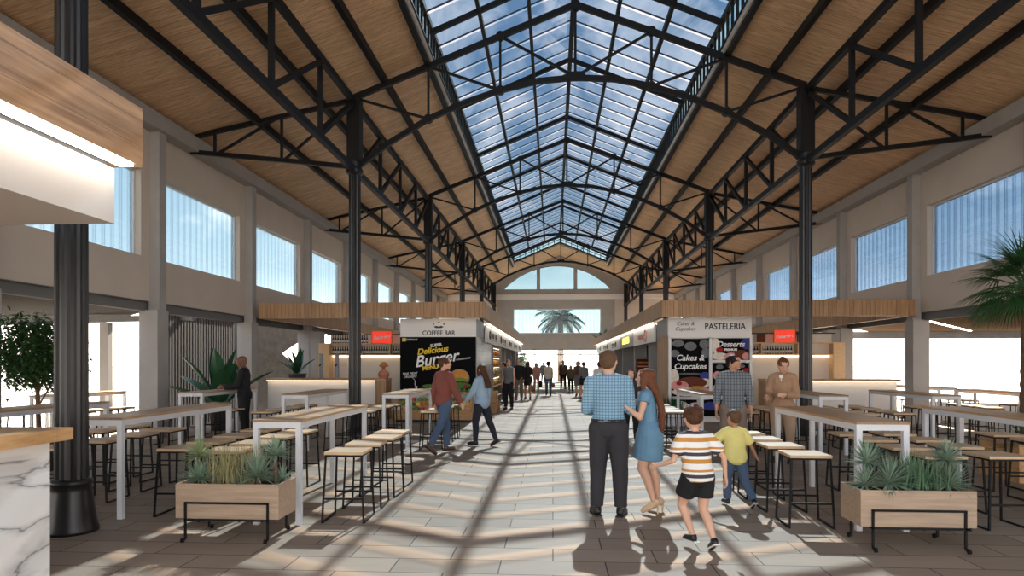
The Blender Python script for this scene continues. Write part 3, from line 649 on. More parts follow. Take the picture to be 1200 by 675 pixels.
poster(RX-.555, 1.51, 1.05, 1.62, 'tall black cakes and cupcakes poster with desserts drawn along its lower half', [('Cakes &', .23, 0, .27), ('Cupcakes', .23, 0, .03)],
       [('grey', -.33, .68, .16, .1), ('grey', .02, .6, .17, .12), ('grey', .4, .66, .14, .13), ('grey', -.42, .4, .13, .1), ('grey', .44, .42, .12, .14), ('grey', -.02, -.17, .34, .02),
        ('cream', -.44, -.28, .14, .24), ('blue', .42, -.24, .14, .12), ('cream', .42, -.42, .16, .12), ('brown', .05, -.42, .42, .16), ('pink', -.3, -.5, .26, .13), ('red', -.3, -.44, .08, .06), ('cream', -.1, -.68, .4, .12), ('red', 0, -.66, .1, .07), ('pink', .35, -.66, .22, .12), ('bun', .2, -.56, .2, .05)])
poster(RX+.565, 2.03, 1.0, .60, 'small black premium desserts poster, upper right of the pastry kiosk', [('Desserts', .21, 0, .13), ('PREMIUM', .085, 0, -.02)],
       [('cream', -.42, .1, .12, .22), ('blue', .42, .15, .13, .16), ('red', -.3, -.02, .1, .07), ('cream', -.3, -.2, .24, .1), ('pink', .02, -.22, .2, .12), ('brown', .3, -.16, .2, .14), ('pink', .42, -.2, .1, .1)])
poster(RX+.565, 1.17, 1.0, .95, 'black dessert poster partly hidden behind the man in the grey checked shirt', [],
       [('grey', -.3, .36, .1, .07), ('grey', .2, .38, .2, .06), ('pink', -.36, .12, .12, .12), ('cream', .38, .02, .14, .26), ('red', .42, .26, .08, .07), ('brown', 0, -.1, .3, .12), ('pink', -.3, -.26, .24, .14), ('cream', .2, -.32, .3, .1)])
poster(RX-.0, .38, 2.1, .46, 'low dessert display strip at the foot of the pastry kiosk front', [],
       [('cream', -.8, .05, .2, .14), ('pink', -.4, 0, .22, .16), ('blue', 0, .05, .2, .12), ('brown', .4, 0, .24, .14), ('cream', .85, 0, .2, .16)])

# side shop signs (hang from the canopy rings on the aisle side)
def side_sign(s, y0, y1, kind, lab):
    x = NX + s*2.62; p = thing('shop_sign', lab, 'sign', (x, (y0+y1)/2, 2.57), 0, None); h = (y1-y0)/2-.04
    pm = M['white'] if kind != 'yellow' else M['sign_grey']
    bx('panel', pm, p, *sorted((0, s*.06)), -h, h, -.27, .27)
    bx('lamp', M['led'], p, *sorted((-s*.06, -s*.03)), -h, h, .30, .32)
    bx('bracket', M['white_metal'], p, *sorted((-s*.06, s*.06)), -h, h, .32, .335)
    rot = (PI/2, 0, PI/2 if s < 0 else -PI/2); xx = -s*.006
    if kind == 'yellow':
        mb = MB()
        for k in range(7): a = -1.1+k*.36; mb.prism([(a-.16, -.1+.03*(k % 2)), (a+.16, -.12), (a+.2, .12+.05*(k % 2)), (a-.1, .16)], (xx, 0, 0), (0, 1, 0), (0, 0, 1), (-s*.004, 0, 0))
        mb.build('yellow_mark', M['yellow_lit'], p)
    elif kind == 'pink':
        mb = MB()
        for k in range(5): a = -.2+k*.3; mb.prism([(a-.13, -.08), (a+.1, -.1), (a+.14, .05), (a-.08, .07)], (xx, 0, 0), (0, 1, 0), (0, 0, 1), (-s*.004, 0, 0))
        for k in range(14):
            a0, a1 = k*.42, (k+1)*.42; r_ = .2
            mb.bar((xx, -.75+r_*1.4*math.cos(a0), r_*math.sin(a0)), (xx, -.75+r_*1.4*math.cos(a1), r_*math.sin(a1)), .03, .03)
        mb.build('pink_mark', PC['pink'], p)
    else:
        mb = MB()
        for q in range(3):
            c = -1.2+q*1.2 if kind == 'marks' else -.9+q*.9
            if q == 0: 
                for k in range(8):
                    a0, a1 = k*PI/4, (k+1)*PI/4; mb.bar((xx, c+.2*math.cos(a0), .13*math.sin(a0)), (xx, c+.2*math.cos(a1), .13*math.sin(a1)), .035, .03)
            else:
                for k in range(4): mb.box(*sorted((xx, xx-s*.004)), c-.4+k*.2, c-.28+k*.2, -.08, .09)
                mb.box(*sorted((xx, xx-s*.004)), c-.4, c+.3, -.15, -.12)
        mb.build('black_mark', M['ink'], p)
    return p
M['sign_grey'] = simple('sign_grey', col(160, 160, 160), .6); M['yellow_lit'] = simple('yellow_lit', (1, .86, .1, 1), .5, emit=1.2)
names = ['nearest the viewer', 'second from the near end', 'third from the near end', 'fourth from the near end', 'farthest along the row']
for i in range(5):
    y0 = 20.45+i*4.6; side_sign(-1, y0, y0+4.6, 'marks' if i != 2 else 'bold', 'white lit sign with black marks above the left kiosks, ' + names[i])
for i, (kd, lb) in enumerate((('pink', 'white lit shop sign with a pink looping logo'), ('yellow', 'grey lit shop sign with bright yellow lettering'), ('bold', 'white lit shop sign with a bold black logo just past the yellow one'), ('marks', 'white shop sign with thin black marks, second past the yellow one'), ('marks', 'white shop sign with thin black marks, farthest on the right row'))):
    y0 = 20.35+i*5.3; side_sign(1, y0, y0+5.3, kd, lb)
# screens in the pastry row
for i, (y, z, lab) in enumerate(((24.4, 2.05, 'small black menu screen hung inside the right kiosk row'),)):
    p = thing('menu_screen', lab, 'screen', (NX+3.3, y, z)); bx('screen', M['black'], p, -.35, .35, -.03, 0, -.25, .25); bx('bracket', M['steel'], p, -.03, .03, -.03, 0, .25, .79)
    bx('picture', PC['grey'], p, -.12, .14, -.034, -.03, -.02, .1)
p = thing('menu_sign', 'reddish menu panel below the black screen of the right kiosk row', 'sign', (NX+3.2, 26.98, 1.35)); bx('panel', PC['beef'], p, -.3, .3, -.03, 0, -.45, .45)
for k in range(5): bx('print', PC['pink'] if k % 2 else PC['bun'], p, -.24, .24, -.034, -.03, -.36+k*.16, -.30+k*.16)

# ---------------------------------------------------------------- bars behind the tables
M['glow'] = simple('warm_led', (1, .82, .58, 1), .5, emit=2.2)
def bar(s, xa, xb, lab):
    t = thing('bar_counter', lab, 'bar counter', (0, 0, 0))
    x0, x1 = sorted((xa, xb)); inner = xa            # xa = end nearest the aisle
    bx('worktop', M['board_wood'], t, x0, x1, 18.5, 19.2, 1.13, 1.19)
    bx('front_panel', M['white'], t, *sorted((xa - (-s)*.3 if False else xa + s*.32, xb)), 18.72, 19.1, .06, 1.13)
    bx('plinth', M['black'], t, x0+.05, x1-.05, 18.8, 19.05, 0, .06)
    bx('end_panel', M['slat_wood'], t, *sorted((xa, xa+s*.32)), 18.52, 19.15, .0, 1.13)
    bx('light_strip', M['glow'], t, *sorted((xa+s*.36, xb)), 18.62, 18.66, 1.115, 1.128)
    return t
bar(-1, NX-5.35, NX-8.95, 'long white bar counter with glowing underlight behind the left tables')
bar(1, NX+5.4, NX+9.05, 'long white bar counter with glowing underlight behind the right tables')
M['cream'] = simple('cream_wall', col(226, 214, 198), .7, 0, .05); M['pale_wood'] = wood('pale_wood', col(206, 168, 122), col(232, 200, 156), (3, 3, 20), 2)
bottle_mb = None
def mkbottle(dark):
    mb = MB().lathe((0, 0, 0), [(.03, 0), (.031, .02), (.031, .15), (.012, .2), (.011, .26), (.013, .262), (.013, .28)], 10)
    return mb
BOT = [None, None]
M['bottle'] = simple('dark_bottle', col(44, 26, 30), .25); M['label'] = simple('paper_label', col(232, 226, 216), .7)
def bottle(x, y, z, lab, grp):
    if BOT[0] is None:
        r = thing('bottle', lab, 'bottle', (x, y, z), 0, grp); mkbottle(1).build('glass_body', M['bottle'], r, True)
        MB().lathe((0, 0, .035), [(.0325, 0), (.0325, .09)], 10).build('paper_label', M['label'], r, True); BOT[0] = r; return r
    return dup(BOT[0], (x, y, z), 0, lab, grp)
def shelf(s, xa, xb, lab, side):
    x0, x1 = sorted((xa, xb)); yb = 22.2
    t = thing('bottle_shelf', lab, 'shelf')
    bx('back_panel', M['cream'], t, x0, x1, yb, yb+.08, 0, 2.62)
    for z in (1.90, 2.28): bx('shelf_board', M['pale_wood'], t, x0, x1, yb-.32, yb, z, z+.04)
    xo = x0 if s < 0 else x1
    bx('post', M['pale_wood'], t, *sorted((xo, xo-s*.08)), yb-.34, yb, 0, 2.32)
    bx('end_post', M['pale_wood'], t, *sorted((xo+s*.02, xo+s*.35)), yb-.2, yb+.1, 0, 2.32)
    for k in (.33, .66): bx('divider', M['pale_wood'], t, x0+(x1-x0)*k, x0+(x1-x0)*k+.04, yb-.3, yb, 1.94, 2.28)
    bx('top_rail', M['steel'], t, x0, x1, yb-.3, yb-.27, 2.60, 2.63)
    bx('light_strip', M['glow'], t, x0+.1, x1-.1, yb-.05, yb-.02, 1.86, 1.885)
    n = int((x1-x0-.3)/.085)
    for row, z in (('lower', 1.94), ('upper', 2.32)):
        for i in range(n):
            x = x0+.15+i*.085
            if row == 'upper' and s < 0 and -6.35 < x < -5.25: continue
            if s > 0 and (row == 'upper' or x > 7.9): continue
            if any(abs(x-(x0+(x1-x0)*k)-.02) < .05 for k in (.33, .66)) and row == 'lower': continue
            bottle(x, yb-.15, z, 'dark bottle with white label on the %s shelf behind the %s bar' % (row, side), 'dark bottles on the %s shelf behind the %s bar' % (row, side))
    return t
shelf(-1, -7.75, -4.5, 'pale wooden bottle shelf on a cream wall behind the left bar', 'left')
shelf(1, 5.7, 9.25, 'pale wooden bottle shelf on a cream wall behind the right bar', 'right')
M['red'] = simple('red_sign', col(206, 52, 36), .5); M['red'].node_tree.nodes['Principled BSDF'].inputs['Emission Color'].default_value = col(206, 52, 36); M['red'].node_tree.nodes['Principled BSDF'].inputs['Emission Strength'].default_value = .5
for x, z, lab in ((-5.85, 2.52, 'red lit beer sign on the shelf behind the left bar'), (7.62, 2.52, 'red lit beer sign on the shelf behind the right bar')):
    p = thing('beer_sign', lab, 'sign', (x, 21.88, z)); bx('panel', M['red'], p, -.33, .33, 0, .06, -.2, .2)
    mb = MB(); 
    for q in ((-.35, .35, -.22, -.2), (-.35, .35, .2, .22), (-.35, -.33, -.2, .2), (.33, .35, -.2, .2)): mb.box(q[0], q[1], -.01, .06, q[2], q[3])
    mb.build('sign_frame', PC['bun'], p); text('lettering', 'Budweiser', .16, M['chalk'], p, (0, -.006, -.0), (PI/2, -.08, 0), .35, off=.006, width=.85)
for x in (6.9, 8.2):
    p = thing('shelf_box', 'dark box standing %s the red beer sign behind the right bar' % ('left of' if x < 7 else 'right of'), 'box', (x, 21.95, 2.32)); bx('carton', PC['brown'] if x < 7 else M['concrete_dark'], p, -.12, .12, 0, .12, 0, .26); bx('lid', M['black'], p, -.125, .125, -.005, .125, .26, .28)
# grey partitions beside the shelves
for s, a, b_ in ((-1, -8.6, -8.2), (1, 9.62, 9.2)):
    o = bx('partition', M['concrete'], None, *sorted((a, b_)), 22.4, 22.9, 0, 2.75); o.name = 'wall_partition_%d' % (1 if s < 0 else 2); struct(o)
# coffee machines: two steel taps behind the left bar
for i, x in enumerate((-7.1, -6.6)):
    p = thing('beer_tower', 'slim grey beer tower behind the left bar, %s of the pair' % ('left one' if i == 0 else 'right one'), 'beer tap', (x, 19.5, 0), 0)
    MB().lathe((0, 0, 0), [(.2, 0), (.2, 1.0), (.06, 1.02), (.055, 1.85), (.065, 1.87), (.065, 1.93)], 16).build('tower', M['grey_panel'], p, True)
    MB().bar((0, -.04, 1.6), (0, -.16, 1.55), .03, .03).build('spout', M['steel'], p)
# ---------------------------------------------------------------- market produce stand below the burger board
M['fruit'] = [simple('fruit_%d' % i, col(*c), .45, 0, .1) for i, c in enumerate([(222, 120, 40), (206, 60, 44), (110, 150, 60), (236, 200, 80), (80, 120, 52), (230, 150, 130), (240, 236, 220), (150, 40, 60)])]
FN = ['orange', 'red apple', 'green pear', 'yellow lemon', 'green cabbage', 'pink peach', 'white onion', 'purple beet']
st = thing('produce_stand', 'two tier wooden produce stand under the burger board', 'stand', (LX, 17.95, 0))
for z, y0, y1 in ((.30, -.30, -.12), (.42, -.10, .08), (.54, .10, .28), (.78, .30, .55)):
    bx('shelf_board', M['box_wood'], st, -1.05, 1.05, y0, y1, z-.03, z); bx('front_lip', M['box_wood'], st, -1.05, 1.05, y0-.02, y0, z-.03, z+.035)
bx('base', M['black'], st, -1.05, 1.05, -.2, .5, 0, .08); bx('bottom_box', M['box_wood'], st, -1.05, 1.05, -.30, .5, .08, .27)
for x in (-1.03, 1.03): bx('side_panel', M['box_wood'], st, x-.02, x+.02, -.1, .55, .27, .78)
fproto = {}
def fruit(k, x, y, z, r_, grp, lab):
    key = (k, 0)
    if key not in fproto:
        o = MB().ball((0, 0, 0), 1, 1, .92, 10, 7).build(FN[k].split()[-1] , M['fruit'][k], None, True); fproto[key] = o
    else: o = fproto[key].copy(); C.objects.link(o)
    o.location = (x, y, z + r_*.92); o.scale = (r_,)*3; tag(o, lab, FN[k].split()[-1], grp); return o
PL = lambda k: FN[k] + ('es' if FN[k][-2:] == 'ch' else 's')
rnd = random.Random(4)
for ti, (z, y0, tier) in enumerate(((.30, -.21, 'lowest'), (.42, -.01, 'second'), (.54, .19, 'third'), (.78, .42, 'top'))):
    for b_i in range(13):
        k = [[6, 5, 2, 4, 1, 0, 0, 2, 6, 3, 2, 4, 5], [2, 2, 4, 3, 0, 0, 1, 5, 2, 2, 4, 4, 3], [4, 1, 1, 2, 2, 3, 0, 0, 4, 4, 2, 2, 7], [4, 4, 2, 1, 4, 4, 3, 2, 2, 1, 4, 4, 2]][ti][b_i]
        fruit(k, LX-.94+b_i*.157, 17.95+y0+rnd.uniform(-.01, .01), z, .072, '%s heaped on the %s tier of the wooden stand' % (PL(k), tier), '%s on the %s tier of the wooden stand' % (PL(k), tier))
# tall lit produce shelves on the aisle side of the coffee kiosk
ps = thing('produce_rack', 'tall lit rack of fruit and vegetables on the left side of the aisle', 'rack', (NX-2.66, 23.3, 0))
bx('side_panel', M['grey_panel'], ps, -.6, .0, -.06, 0, 0, 2.3); bx('side_panel', M['grey_panel'], ps, -.6, .0, 3.5, 3.56, 0, 2.3); bx('back_panel', M['cream'], ps, -.6, -.56, 0, 3.5, 0, 2.3)
for i, z in enumerate((.35, .75, 1.15, 1.5, 1.88)):
    bx('shelf_board', M['box_wood'], ps, -.56, 0, 0, 3.5, z, z+.03); bx('light_strip', M['glow'], ps, -.1, -.08, .05, 3.45, z+.30, z+.31) if i else None
    for j in range(11):
        k = [[4, 0], [2, 3], [6, 2], [0, 3], [3, 1]][i][j % 2] if j % 3 else [2, 3, 2, 3, 0][i]
        fruit(k, NX-2.66-.2, 23.3+.2+j*.31, z+.03, .12, '%s on the %s shelf up of the lit produce rack' % (PL(k), ORD[i]), '%s on the %s shelf up of the lit produce rack' % (FN[k], ORD[i]))
# wooden crates on the floor by the rack
for i, (y, z) in enumerate(((21.2, 0), (21.2, .36), (22.0, 0))):
    c = thing('wooden_crate', 'wooden crate beside the tiled kiosk side, ' + ['bottom of the stack of two', 'top of the stack of two', 'single one farther along'][i], 'crate', (NX-2.5, y, z))
    mb = MB().box(-.15, .15, -.28, .28, 0, .03)
    for k in range(3): mb.box(-.17, -.15, -.3, .3, .03+k*.11, .12+k*.11).box(.15, .17, -.3, .3, .03+k*.11, .12+k*.11).box(-.15, .15, -.3, -.28, .03+k*.11, .12+k*.11).box(-.15, .15, .28, .3, .03+k*.11, .12+k*.11)
    mb.build('slatted_body', M['box_wood'], c)
# bust on the left bar
M['terracotta'] = simple('terracotta', col(196, 126, 92), .6, 0, .15)
bu = thing('bust', 'small terracotta coloured bust with a rounded headpiece on the left bar end', 'bust', (-4.98, 18.85, 1.19))
MB().lathe((0, 0, 0), [(.13, 0), (.14, .03), (.12, .06)], 16).build('base', M['terracotta'], bu, True)
mb = MB().loft([(0, 0, .05), (0, 0, .14), (0, 0, .2), (0, 0, .25), (0, 0, .3)], [(.15, .1), (.17, .11), (.13, .09), (.05, .05), (.045, .045)], 14).ball((0, -.02, .36), .065, .08, .09); mb.build('figure', M['terracotta'], bu, True)
MB().ball((0, .0, .41), .1, .1, .07).ball((-.09, 0, .37), .05, .04, .03).ball((.09, 0, .37), .05, .04, .03).build('headpiece', PC['bun'], bu, True)

# ---------------------------------------------------------------- tables and stools
def mktable(Lt=2.35):
    t = thing('high_table', 'x', 'table', (0, 0, 0), 0, 'long high tables')
    bx('tabletop', M['table_wood'], t, -.255, .255, 0, Lt, 1.045, 1.07)
    mb = MB().box(-.25, .25, .005, .045, .985, 1.045).box(-.25, .25, Lt-.045, Lt-.005, .985, 1.045).box(-.25, -.21, .045, Lt-.045, .985, 1.045).box(.21, .25, .045, Lt-.045, .985, 1.045)
    mb.build('apron', M['white_metal'], t)
    for x in (-.25, .195):
        for y in (.005, Lt-.06): bx('leg', M['white_metal'], t, x, x+.055, y, y+.055, 0, .985)
    return t
def mkstool():
    t = thing('bar_stool', 'x', 'stool', (0, 0, 0)); h = .70; a, b_ = .185, .215; q = .018
    bx('seat', M['seat_wood'], t, -.2, .2, -.2, .2, h, h+.028)
    for sx in (-1, 1):
        for sy in (-1, 1): MB().bar((sx*a, sy*a, h), (sx*b_, sy*b_, .005), q, q).build('leg', M['steel'], t)
        MB().bar((sx*b_, -b_, .009), (sx*b_, b_, .009), q, q).build('floor_rail', M['steel'], t)
    k = a + (b_-a)*(h-.25)/h
    for sy in (-1, 1): MB().bar((-k, sy*k, .25), (k, sy*k, .25), q, q).build('footrest', M['steel'], t)
    MB().box(-.19, .19, -.19, -.172, h-.02, h).box(-.19, .19, .172, .19, h-.02, h).box(-.19, -.172, -.172, .172, h-.02, h).box(.172, .19, -.172, .172, h-.02, h).build('seat_frame', M['steel'], t)
    return t
T0 = None; S0 = None
# x centre, y start, label words, stools on (left side, right side)
TABS = [(-2.80, 6.42, 'the table behind the left planter', 4, 4), (-4.78, 6.55, 'the table beside the thick column', 4, 4), (-6.9, 7.0, 'the table behind the marble counter', 2, 4),
        (-2.95, 12.0, 'the burger board table', 4, 4), (-4.78, 11.75, 'the table left of the slim column', 4, 4), (-7.1, 12.3, 'the table of the black suited man', 4, 1),
        (3.22, 6.55, 'the table behind the right planter', 4, 4), (5.15, 6.6, 'the table cut by the right edge', 4, 4),
        (2.98, 12.2, 'the cake poster table', 4, 2), (5.0, 11.9, 'the table behind the tan jacket', 4, 4), (7.05, 12.1, 'the table beyond the palm', 4, 4),
        (10.75, 15.3, 'the near right terrace table', 3, 3), (10.75, 18.4, 'the far right terrace table', 3, 3), (-10.6, 12.8, 'the left terrace table', 3, 3)]
rnd = random.Random(11)
for x, y, wds, nl, nr in TABS:
    zz = -.1 if abs(x) > 10 else 0
    lab = 'white framed high table with wooden top, ' + wds.replace('the ', '', 1)
    if T0 is None: T0 = mktable(); T0.location = (x, y, zz); T0['label'] = lab
    else: dup(T0, (x, y, zz), 0, lab)
    for side, n_ in ((-1, nl), (1, nr)):
        for k in range(n_):
            sx = x + side*(.66 if not (x == -4.78 and side > 0) else .72) + rnd.uniform(-.02, .02); sy = y + .3 + k*.64 + rnd.uniform(-.04, .04); rz = rnd.uniform(-.06, .06)
            if x == -6.9 and side < 0: sx += .0
            if x == 2.98 and side < 0 : sx -= 0
            lb = 'bar stool, %s from near end, %s side of %s' % (ORD[k], 'left' if side < 0 else 'right', wds)
            if S0 is None: S0 = mkstool(); S0.location = (sx, sy, zz); S0.rotation_euler = (0, 0, rz); S0['label'] = lb; S0['group'] = 'stools around ' + wds
            else: dup(S0, (sx, sy, zz), rz, lb, 'stools around ' + wds)
# ---------------------------------------------------------------- plants
rp_ = random.Random(21)
def spiky(name, lab, x, y, z, R, n, mat, stemh=0, grp=None, up=.25, wid=.022, grass=False):
    t = thing(name, lab, 'plant', (x, y, z), 0, grp); mb = MB()
    for i in range(n):
        az = rp_.uniform(0, 2*PI); el = rp_.uniform(-.25, 1.45) if not grass else rp_.uniform(1.1, 1.5)
        d = V((math.cos(az)*math.cos(el), math.sin(az)*math.cos(el), math.sin(el)))
        b = V((0, 0, stemh)) + d*R*.04
        if grass: b = V((rp_.uniform(-.13, .13), rp_.uniform(-.08, .08), 0))
        mb.leaf(b, d, (0, 0, 1), R*rp_.uniform(.75, 1.1), wid, .25 if not grass else .25, 4, .25)
    mb.build('leaves', mat, t)
    MB().tube((0, 0, -.02), (0, 0, max(stemh, .03)), .02, .015, 8).build('stem', M['bark'], t)
    return t
def planter(x, y, lab, side):
    t = thing('planter_box', lab, 'planter', (x, y, 0)); W, D = .49, .20
    z0, z1 = .21, .53
    mb = MB().box(-W, W, -D, -D+.02, z0, z1).box(-W, W, D-.02, D, z0, z1).box(-W, -W+.02, -D+.02, D-.02, z0, z1).box(W-.02, W, -D+.02, D-.02, z0, z1).box(-W+.02, W-.02, -D+.02, D-.02, z0, z0+.02)
    mb.build('wooden_box', M['planter_wood'], t); bx('soil', M['soil'], t, -W+.02, W-.02, -D+.02, D-.02, z0+.02, z1-.04)
    q = .018
    for sy in (-1, 1):
        yy = sy*(D+q/2); xx = W-.10
        mb = MB().bar((-xx, yy, .03), (-xx, yy, .355), q, q).bar((xx, yy, .03), (xx, yy, .355), q, q).bar((-xx-q/2, yy, .355), (xx+q/2, yy, .355), q, q).bar((-xx, yy, z0-.01), (xx, yy, z0-.01), q, q)
        mb.build('side_frame', M['steel'], t)
        for sx in (-1, 1):
            MB().bar((sx*xx, yy-sy*.0, .03), (sx*xx, yy+sy*.045, .02), q, q).build('caster', M['steel'], t)
            MB().loft([(sx*xx-0.010, yy+sy*.05, .022), (sx*xx+0.010, yy+sy*.05, .022)], [.022, .022], 10).build('wheel', M['steel'], t)
    for sx in (-1, 1): MB().bar((sx*(W-.10), -D-q, z0-.01), (sx*(W-.10), D+q, z0-.01), q, q).build('cross_bar', M['steel'], t)
    zz = .42
    return t
def plants_left(x, y):
    G = 'spiky plants in the left planter'; z = .49; a = ' in the left planter'
    spiky('yucca', 'yucca rosette on a tall stem, far left' + a, x-0.377, y, z, .19, 110, M['leaf_olive_grey'], .27, G)
    spiky('yucca', 'low yucca rosette, left end' + a, x-0.344, y-.06, z, .22, 110, M['leaf_grey'], .05, G)
    spiky('ornamental_grass', 'clump of reddish olive grass, left of centre' + a, x-0.131, y, z, .40, 90, M['leaf_olive'], 0, G, wid=.014, grass=True)
    spiky('ornamental_grass', 'clump of olive grass right of centre' + a, x+0.049, y+.04, z, .42, 80, M['leaf_olive'], 0, G, wid=.014, grass=True)
    spiky('yucca', 'low wide yucca rosette, right half' + a, x+0.221, y-.05, z, .25, 130, M['leaf_grey'], .08, G)
    spiky('yucca', 'yucca rosette on a tall stem, right end' + a, x+0.377, y, z, .2, 120, M['leaf_grey'], .28, G)
    spiky('yucca', 'small low yucca at the right corner' + a, x+0.410, y+.06, z, .16, 70, M['leaf_grey'], .04, G)
def plants_right(x, y):
    G = 'spiky plants in the right planter'; z = .49; a = ' in the right planter'
    spiky('yucca', 'tall yucca rosette, left end' + a, x-0.344, y, z, .22, 130, M['leaf_grey'], .25, G)
    spiky('yucca', 'low yucca rosette below the tall left one' + a, x-0.377, y-.05, z, .20, 90, M['leaf_grey'], .06, G)
    spiky('yucca', 'wide low yucca rosette left of centre' + a, x-0.180, y-.06, z, .26, 130, M['leaf_grey'], .08, G)
    spiky('ornamental_grass', 'clump of dark green blades in the centre' + a, x+0.016, y, z, .38, 90, M['leaf_green'], 0, G, wid=.016, grass=True)
    spiky('ornamental_grass', 'clump of green blades right of centre' + a, x+0.180, y-.03, z, .34, 80, M['leaf_green'], 0, G, wid=.016, grass=True)
    spiky('yucca', 'yucca rosette on a tall stem, right end' + a, x+0.353, y, z, .22, 130, M['leaf_grey'], .28, G)
    spiky('yucca', 'low yucca rosette, right corner' + a, x+0.344, y-.06, z, .24, 100, M['leaf_grey'], .06, G)
M['leaf_olive_grey'] = simple('olive_grey_leaf', col(150, 164, 118), .6, 0, .3, 12)
M['leaf_green'] = simple('blade_green', col(92, 124, 88), .6, 0, .4, 12)
planter(-3.0, 6.0, 'pale wooden planter box on a black metal frame, left foreground', 'left'); plants_left(-3.0, 6.0)
planter(3.19, 6.08, 'pale wooden planter box on a black metal frame, right foreground', 'right'); plants_right(3.19, 6.08)

def broad(lab, x, y, z, R, n, mat, grp=None, pot=True, up0=.5):
    t = thing('broad_leaved_plant', lab, 'plant', (x, y, z), 0, grp)
    if pot: MB().lathe((0, 0, 0), [(.2, 0), (.26, .5), (.28, .52), (.28, .56), (.24, .56), (.24, .5)], 20).build('pot', M['pot'], t, True)
    h = .5 if pot else 0
    for i in range(n):
        az = 2*PI*i/n + rp_.uniform(-.2, .2); el = [1.35, .75, 1.05, .5][i % 4]
        d = V((math.cos(az)*math.cos(el), math.sin(az)*math.cos(el)*.7, math.sin(el))); mb = MB()
        mb.tube((0, 0, h), V((0, 0, h)) + d*R*.25, .015, .012, 6)
        mb.leaf(V((0, 0, h)) + d*R*.22, d, (0, 0, 1), R*rp_.uniform(.8, 1.05), R*.33, .35, 8, .18, 'broad'); mb.build('leaf', mat, t)
    return t
broad('large potted plant with broad dark green leaves in front of the left wall', -8.1, 15.35, 0, 1.3, 11, M['leaf_big'])
broad('smaller broad leaved plant rising behind the left bar counter', -7.95, 19.75, .75, .72, 9, M['leaf_big'])
def tree(name, lab, x, y, z0, zc, R, Rz, n, lsize, mat, pot=False, trunk=.05):
    t = thing(name, lab, 'tree', (x, y, z0))
    if pot: MB().lathe((0, 0, 0), [(.22, 0), (.27, .45), (.29, .5), (.25, .5), (.25, .44)], 20).build('pot', M['pot'], t, True)
    mb = MB(); mb.loft([(0, 0, .1), (.01, 0, zc*.35), (-.01, 0, zc*.62), (0, 0, zc)], [trunk, trunk*.8, trunk*.7, trunk*.3], 10)
    for i in range(9):
        a = i*2.4; e = V((math.cos(a)*R*.7, math.sin(a)*R*.7, zc + (i % 4-1)*Rz*.35)); s_ = V((0, 0, zc*(.55+.04*i))); m_ = (s_+e)/2 + V((0, 0, .05))
        mb.loft([s_, m_, e], [trunk*.4, trunk*.25, trunk*.1], 6)
    mb.build('trunk', M['bark'], t); mb = MB()
    cl = []
    for i in range(max(14, n//45)):
        while True:
            p = V((rp_.uniform(-1, 1), rp_.uniform(-1, 1), rp_.uniform(-1, 1)))
            if p.length < 1: break
        cl.append(V((p.x*R*.85, p.y*R*.85, zc + p.z*Rz*.85)))
    for i in range(n):
        c = cl[i % len(cl)] + V((rp_.gauss(0, .15), rp_.gauss(0, .15), rp_.gauss(0, .13)))*R
        az = rp_.uniform(0, 2*PI); el = rp_.uniform(-.6, .6)
        mb.leaf(c, (math.cos(az)*math.cos(el), math.sin(az)*math.cos(el), math.sin(el)), (0, 0, 1), lsize*rp_.uniform(.7, 1.2), lsize*.42, .4, 2, .2, 'broad')
    mb.build('foliage', mat, t); return t
tree('potted_tree', 'leafy green ficus tree with rounded crown at the left edge', -7.82, 9.4, 0, 1.80, .64, .60, 6500, .10, M['leaf'], True, .045)
tree('garden_tree', 'round green tree outside the end doors', -2.9, 56, -.1, 1.9, .95, 1.0, 1500, .3, M['leaf'], False, .08)
def palm(lab, x, y, z0, H, R, nf, trunk, fan, mat, name='palm_tree'):
    t = thing(name, lab, 'palm tree', (x, y, z0)); mb = MB(); n = int(H/.09)
    prof = []
    for i in range(n+1): prof += [(trunk*(1-.25*i/n)*(1.0 if i % 2 else 1.12), .0+H*i/n)]
    MB().lathe((0, 0, 0), prof, 14).build('trunk', M['bark'], t)
    for i in range(nf):
        az = i*2.399 + rp_.uniform(-.2, .2); el = 1.35 - 2.0*(i/nf) + rp_.uniform(-.15, .15)
        d = V((math.cos(az)*math.cos(el), math.sin(az)*math.cos(el), math.sin(el))); mb = MB(); p = V((0, 0, H-.02))
        if fan:
            st = p + d*R*.45; mb.tube(p, st, .012, .008, 5); side = d.cross(V((0, 0, 1))); side.normalize()
            for k in range(-11, 12):
                a = k/11*1.25; dd = d*math.cos(a) + side*math.sin(a); mb.leaf(st, dd, (0, 0, 1), R*.72*rp_.uniform(.85, 1.05), .035, .75, 4, .2)
        else:
            q = p.copy(); dd = d.copy(); S = 14
            for k in range(S):
                dn = (dd + V((0, 0, -.085))).normalized(); q2 = q + dn*R/S; mb.bar(q, q2, .03, .03); side = dn.cross(V((0, 0, 1))).normalized()
                if k > 1:
                    for sg in (-1, 1):
                        for h_ in (0, .5): mb.leaf(q + (q2-q)*h_, (side*sg + dn*.55 + V((0, 0, -.25))), (0, 0, 1), R*.26*(1-.5*abs(k/S-.45)), .08, .5, 2, .1)
                q, dd = q2, dn
        mb.build('frond', mat, t)
    return t
palm('fan palm with shaggy green crown at the right edge', 6.78, 9.7, .42, 2.3, .86, 36, .11, True, M['leaf_palm'])
tb = thing('tree_planter', 'square wooden planter box holding the palm at the right edge', 'planter', (6.78, 9.7, 0))
mb = MB().box(-.42, .42, -.42, -.38, 0, .5).box(-.42, .42, .38, .42, 0, .5).box(-.42, -.38, -.38, .38, 0, .5).box(.38, .42, -.38, .38, 0, .5); mb.build('wooden_box', M['counter_wood'], tb); bx('soil', M['soil'], tb, -.38, .38, -.38, .38, .3, .42)
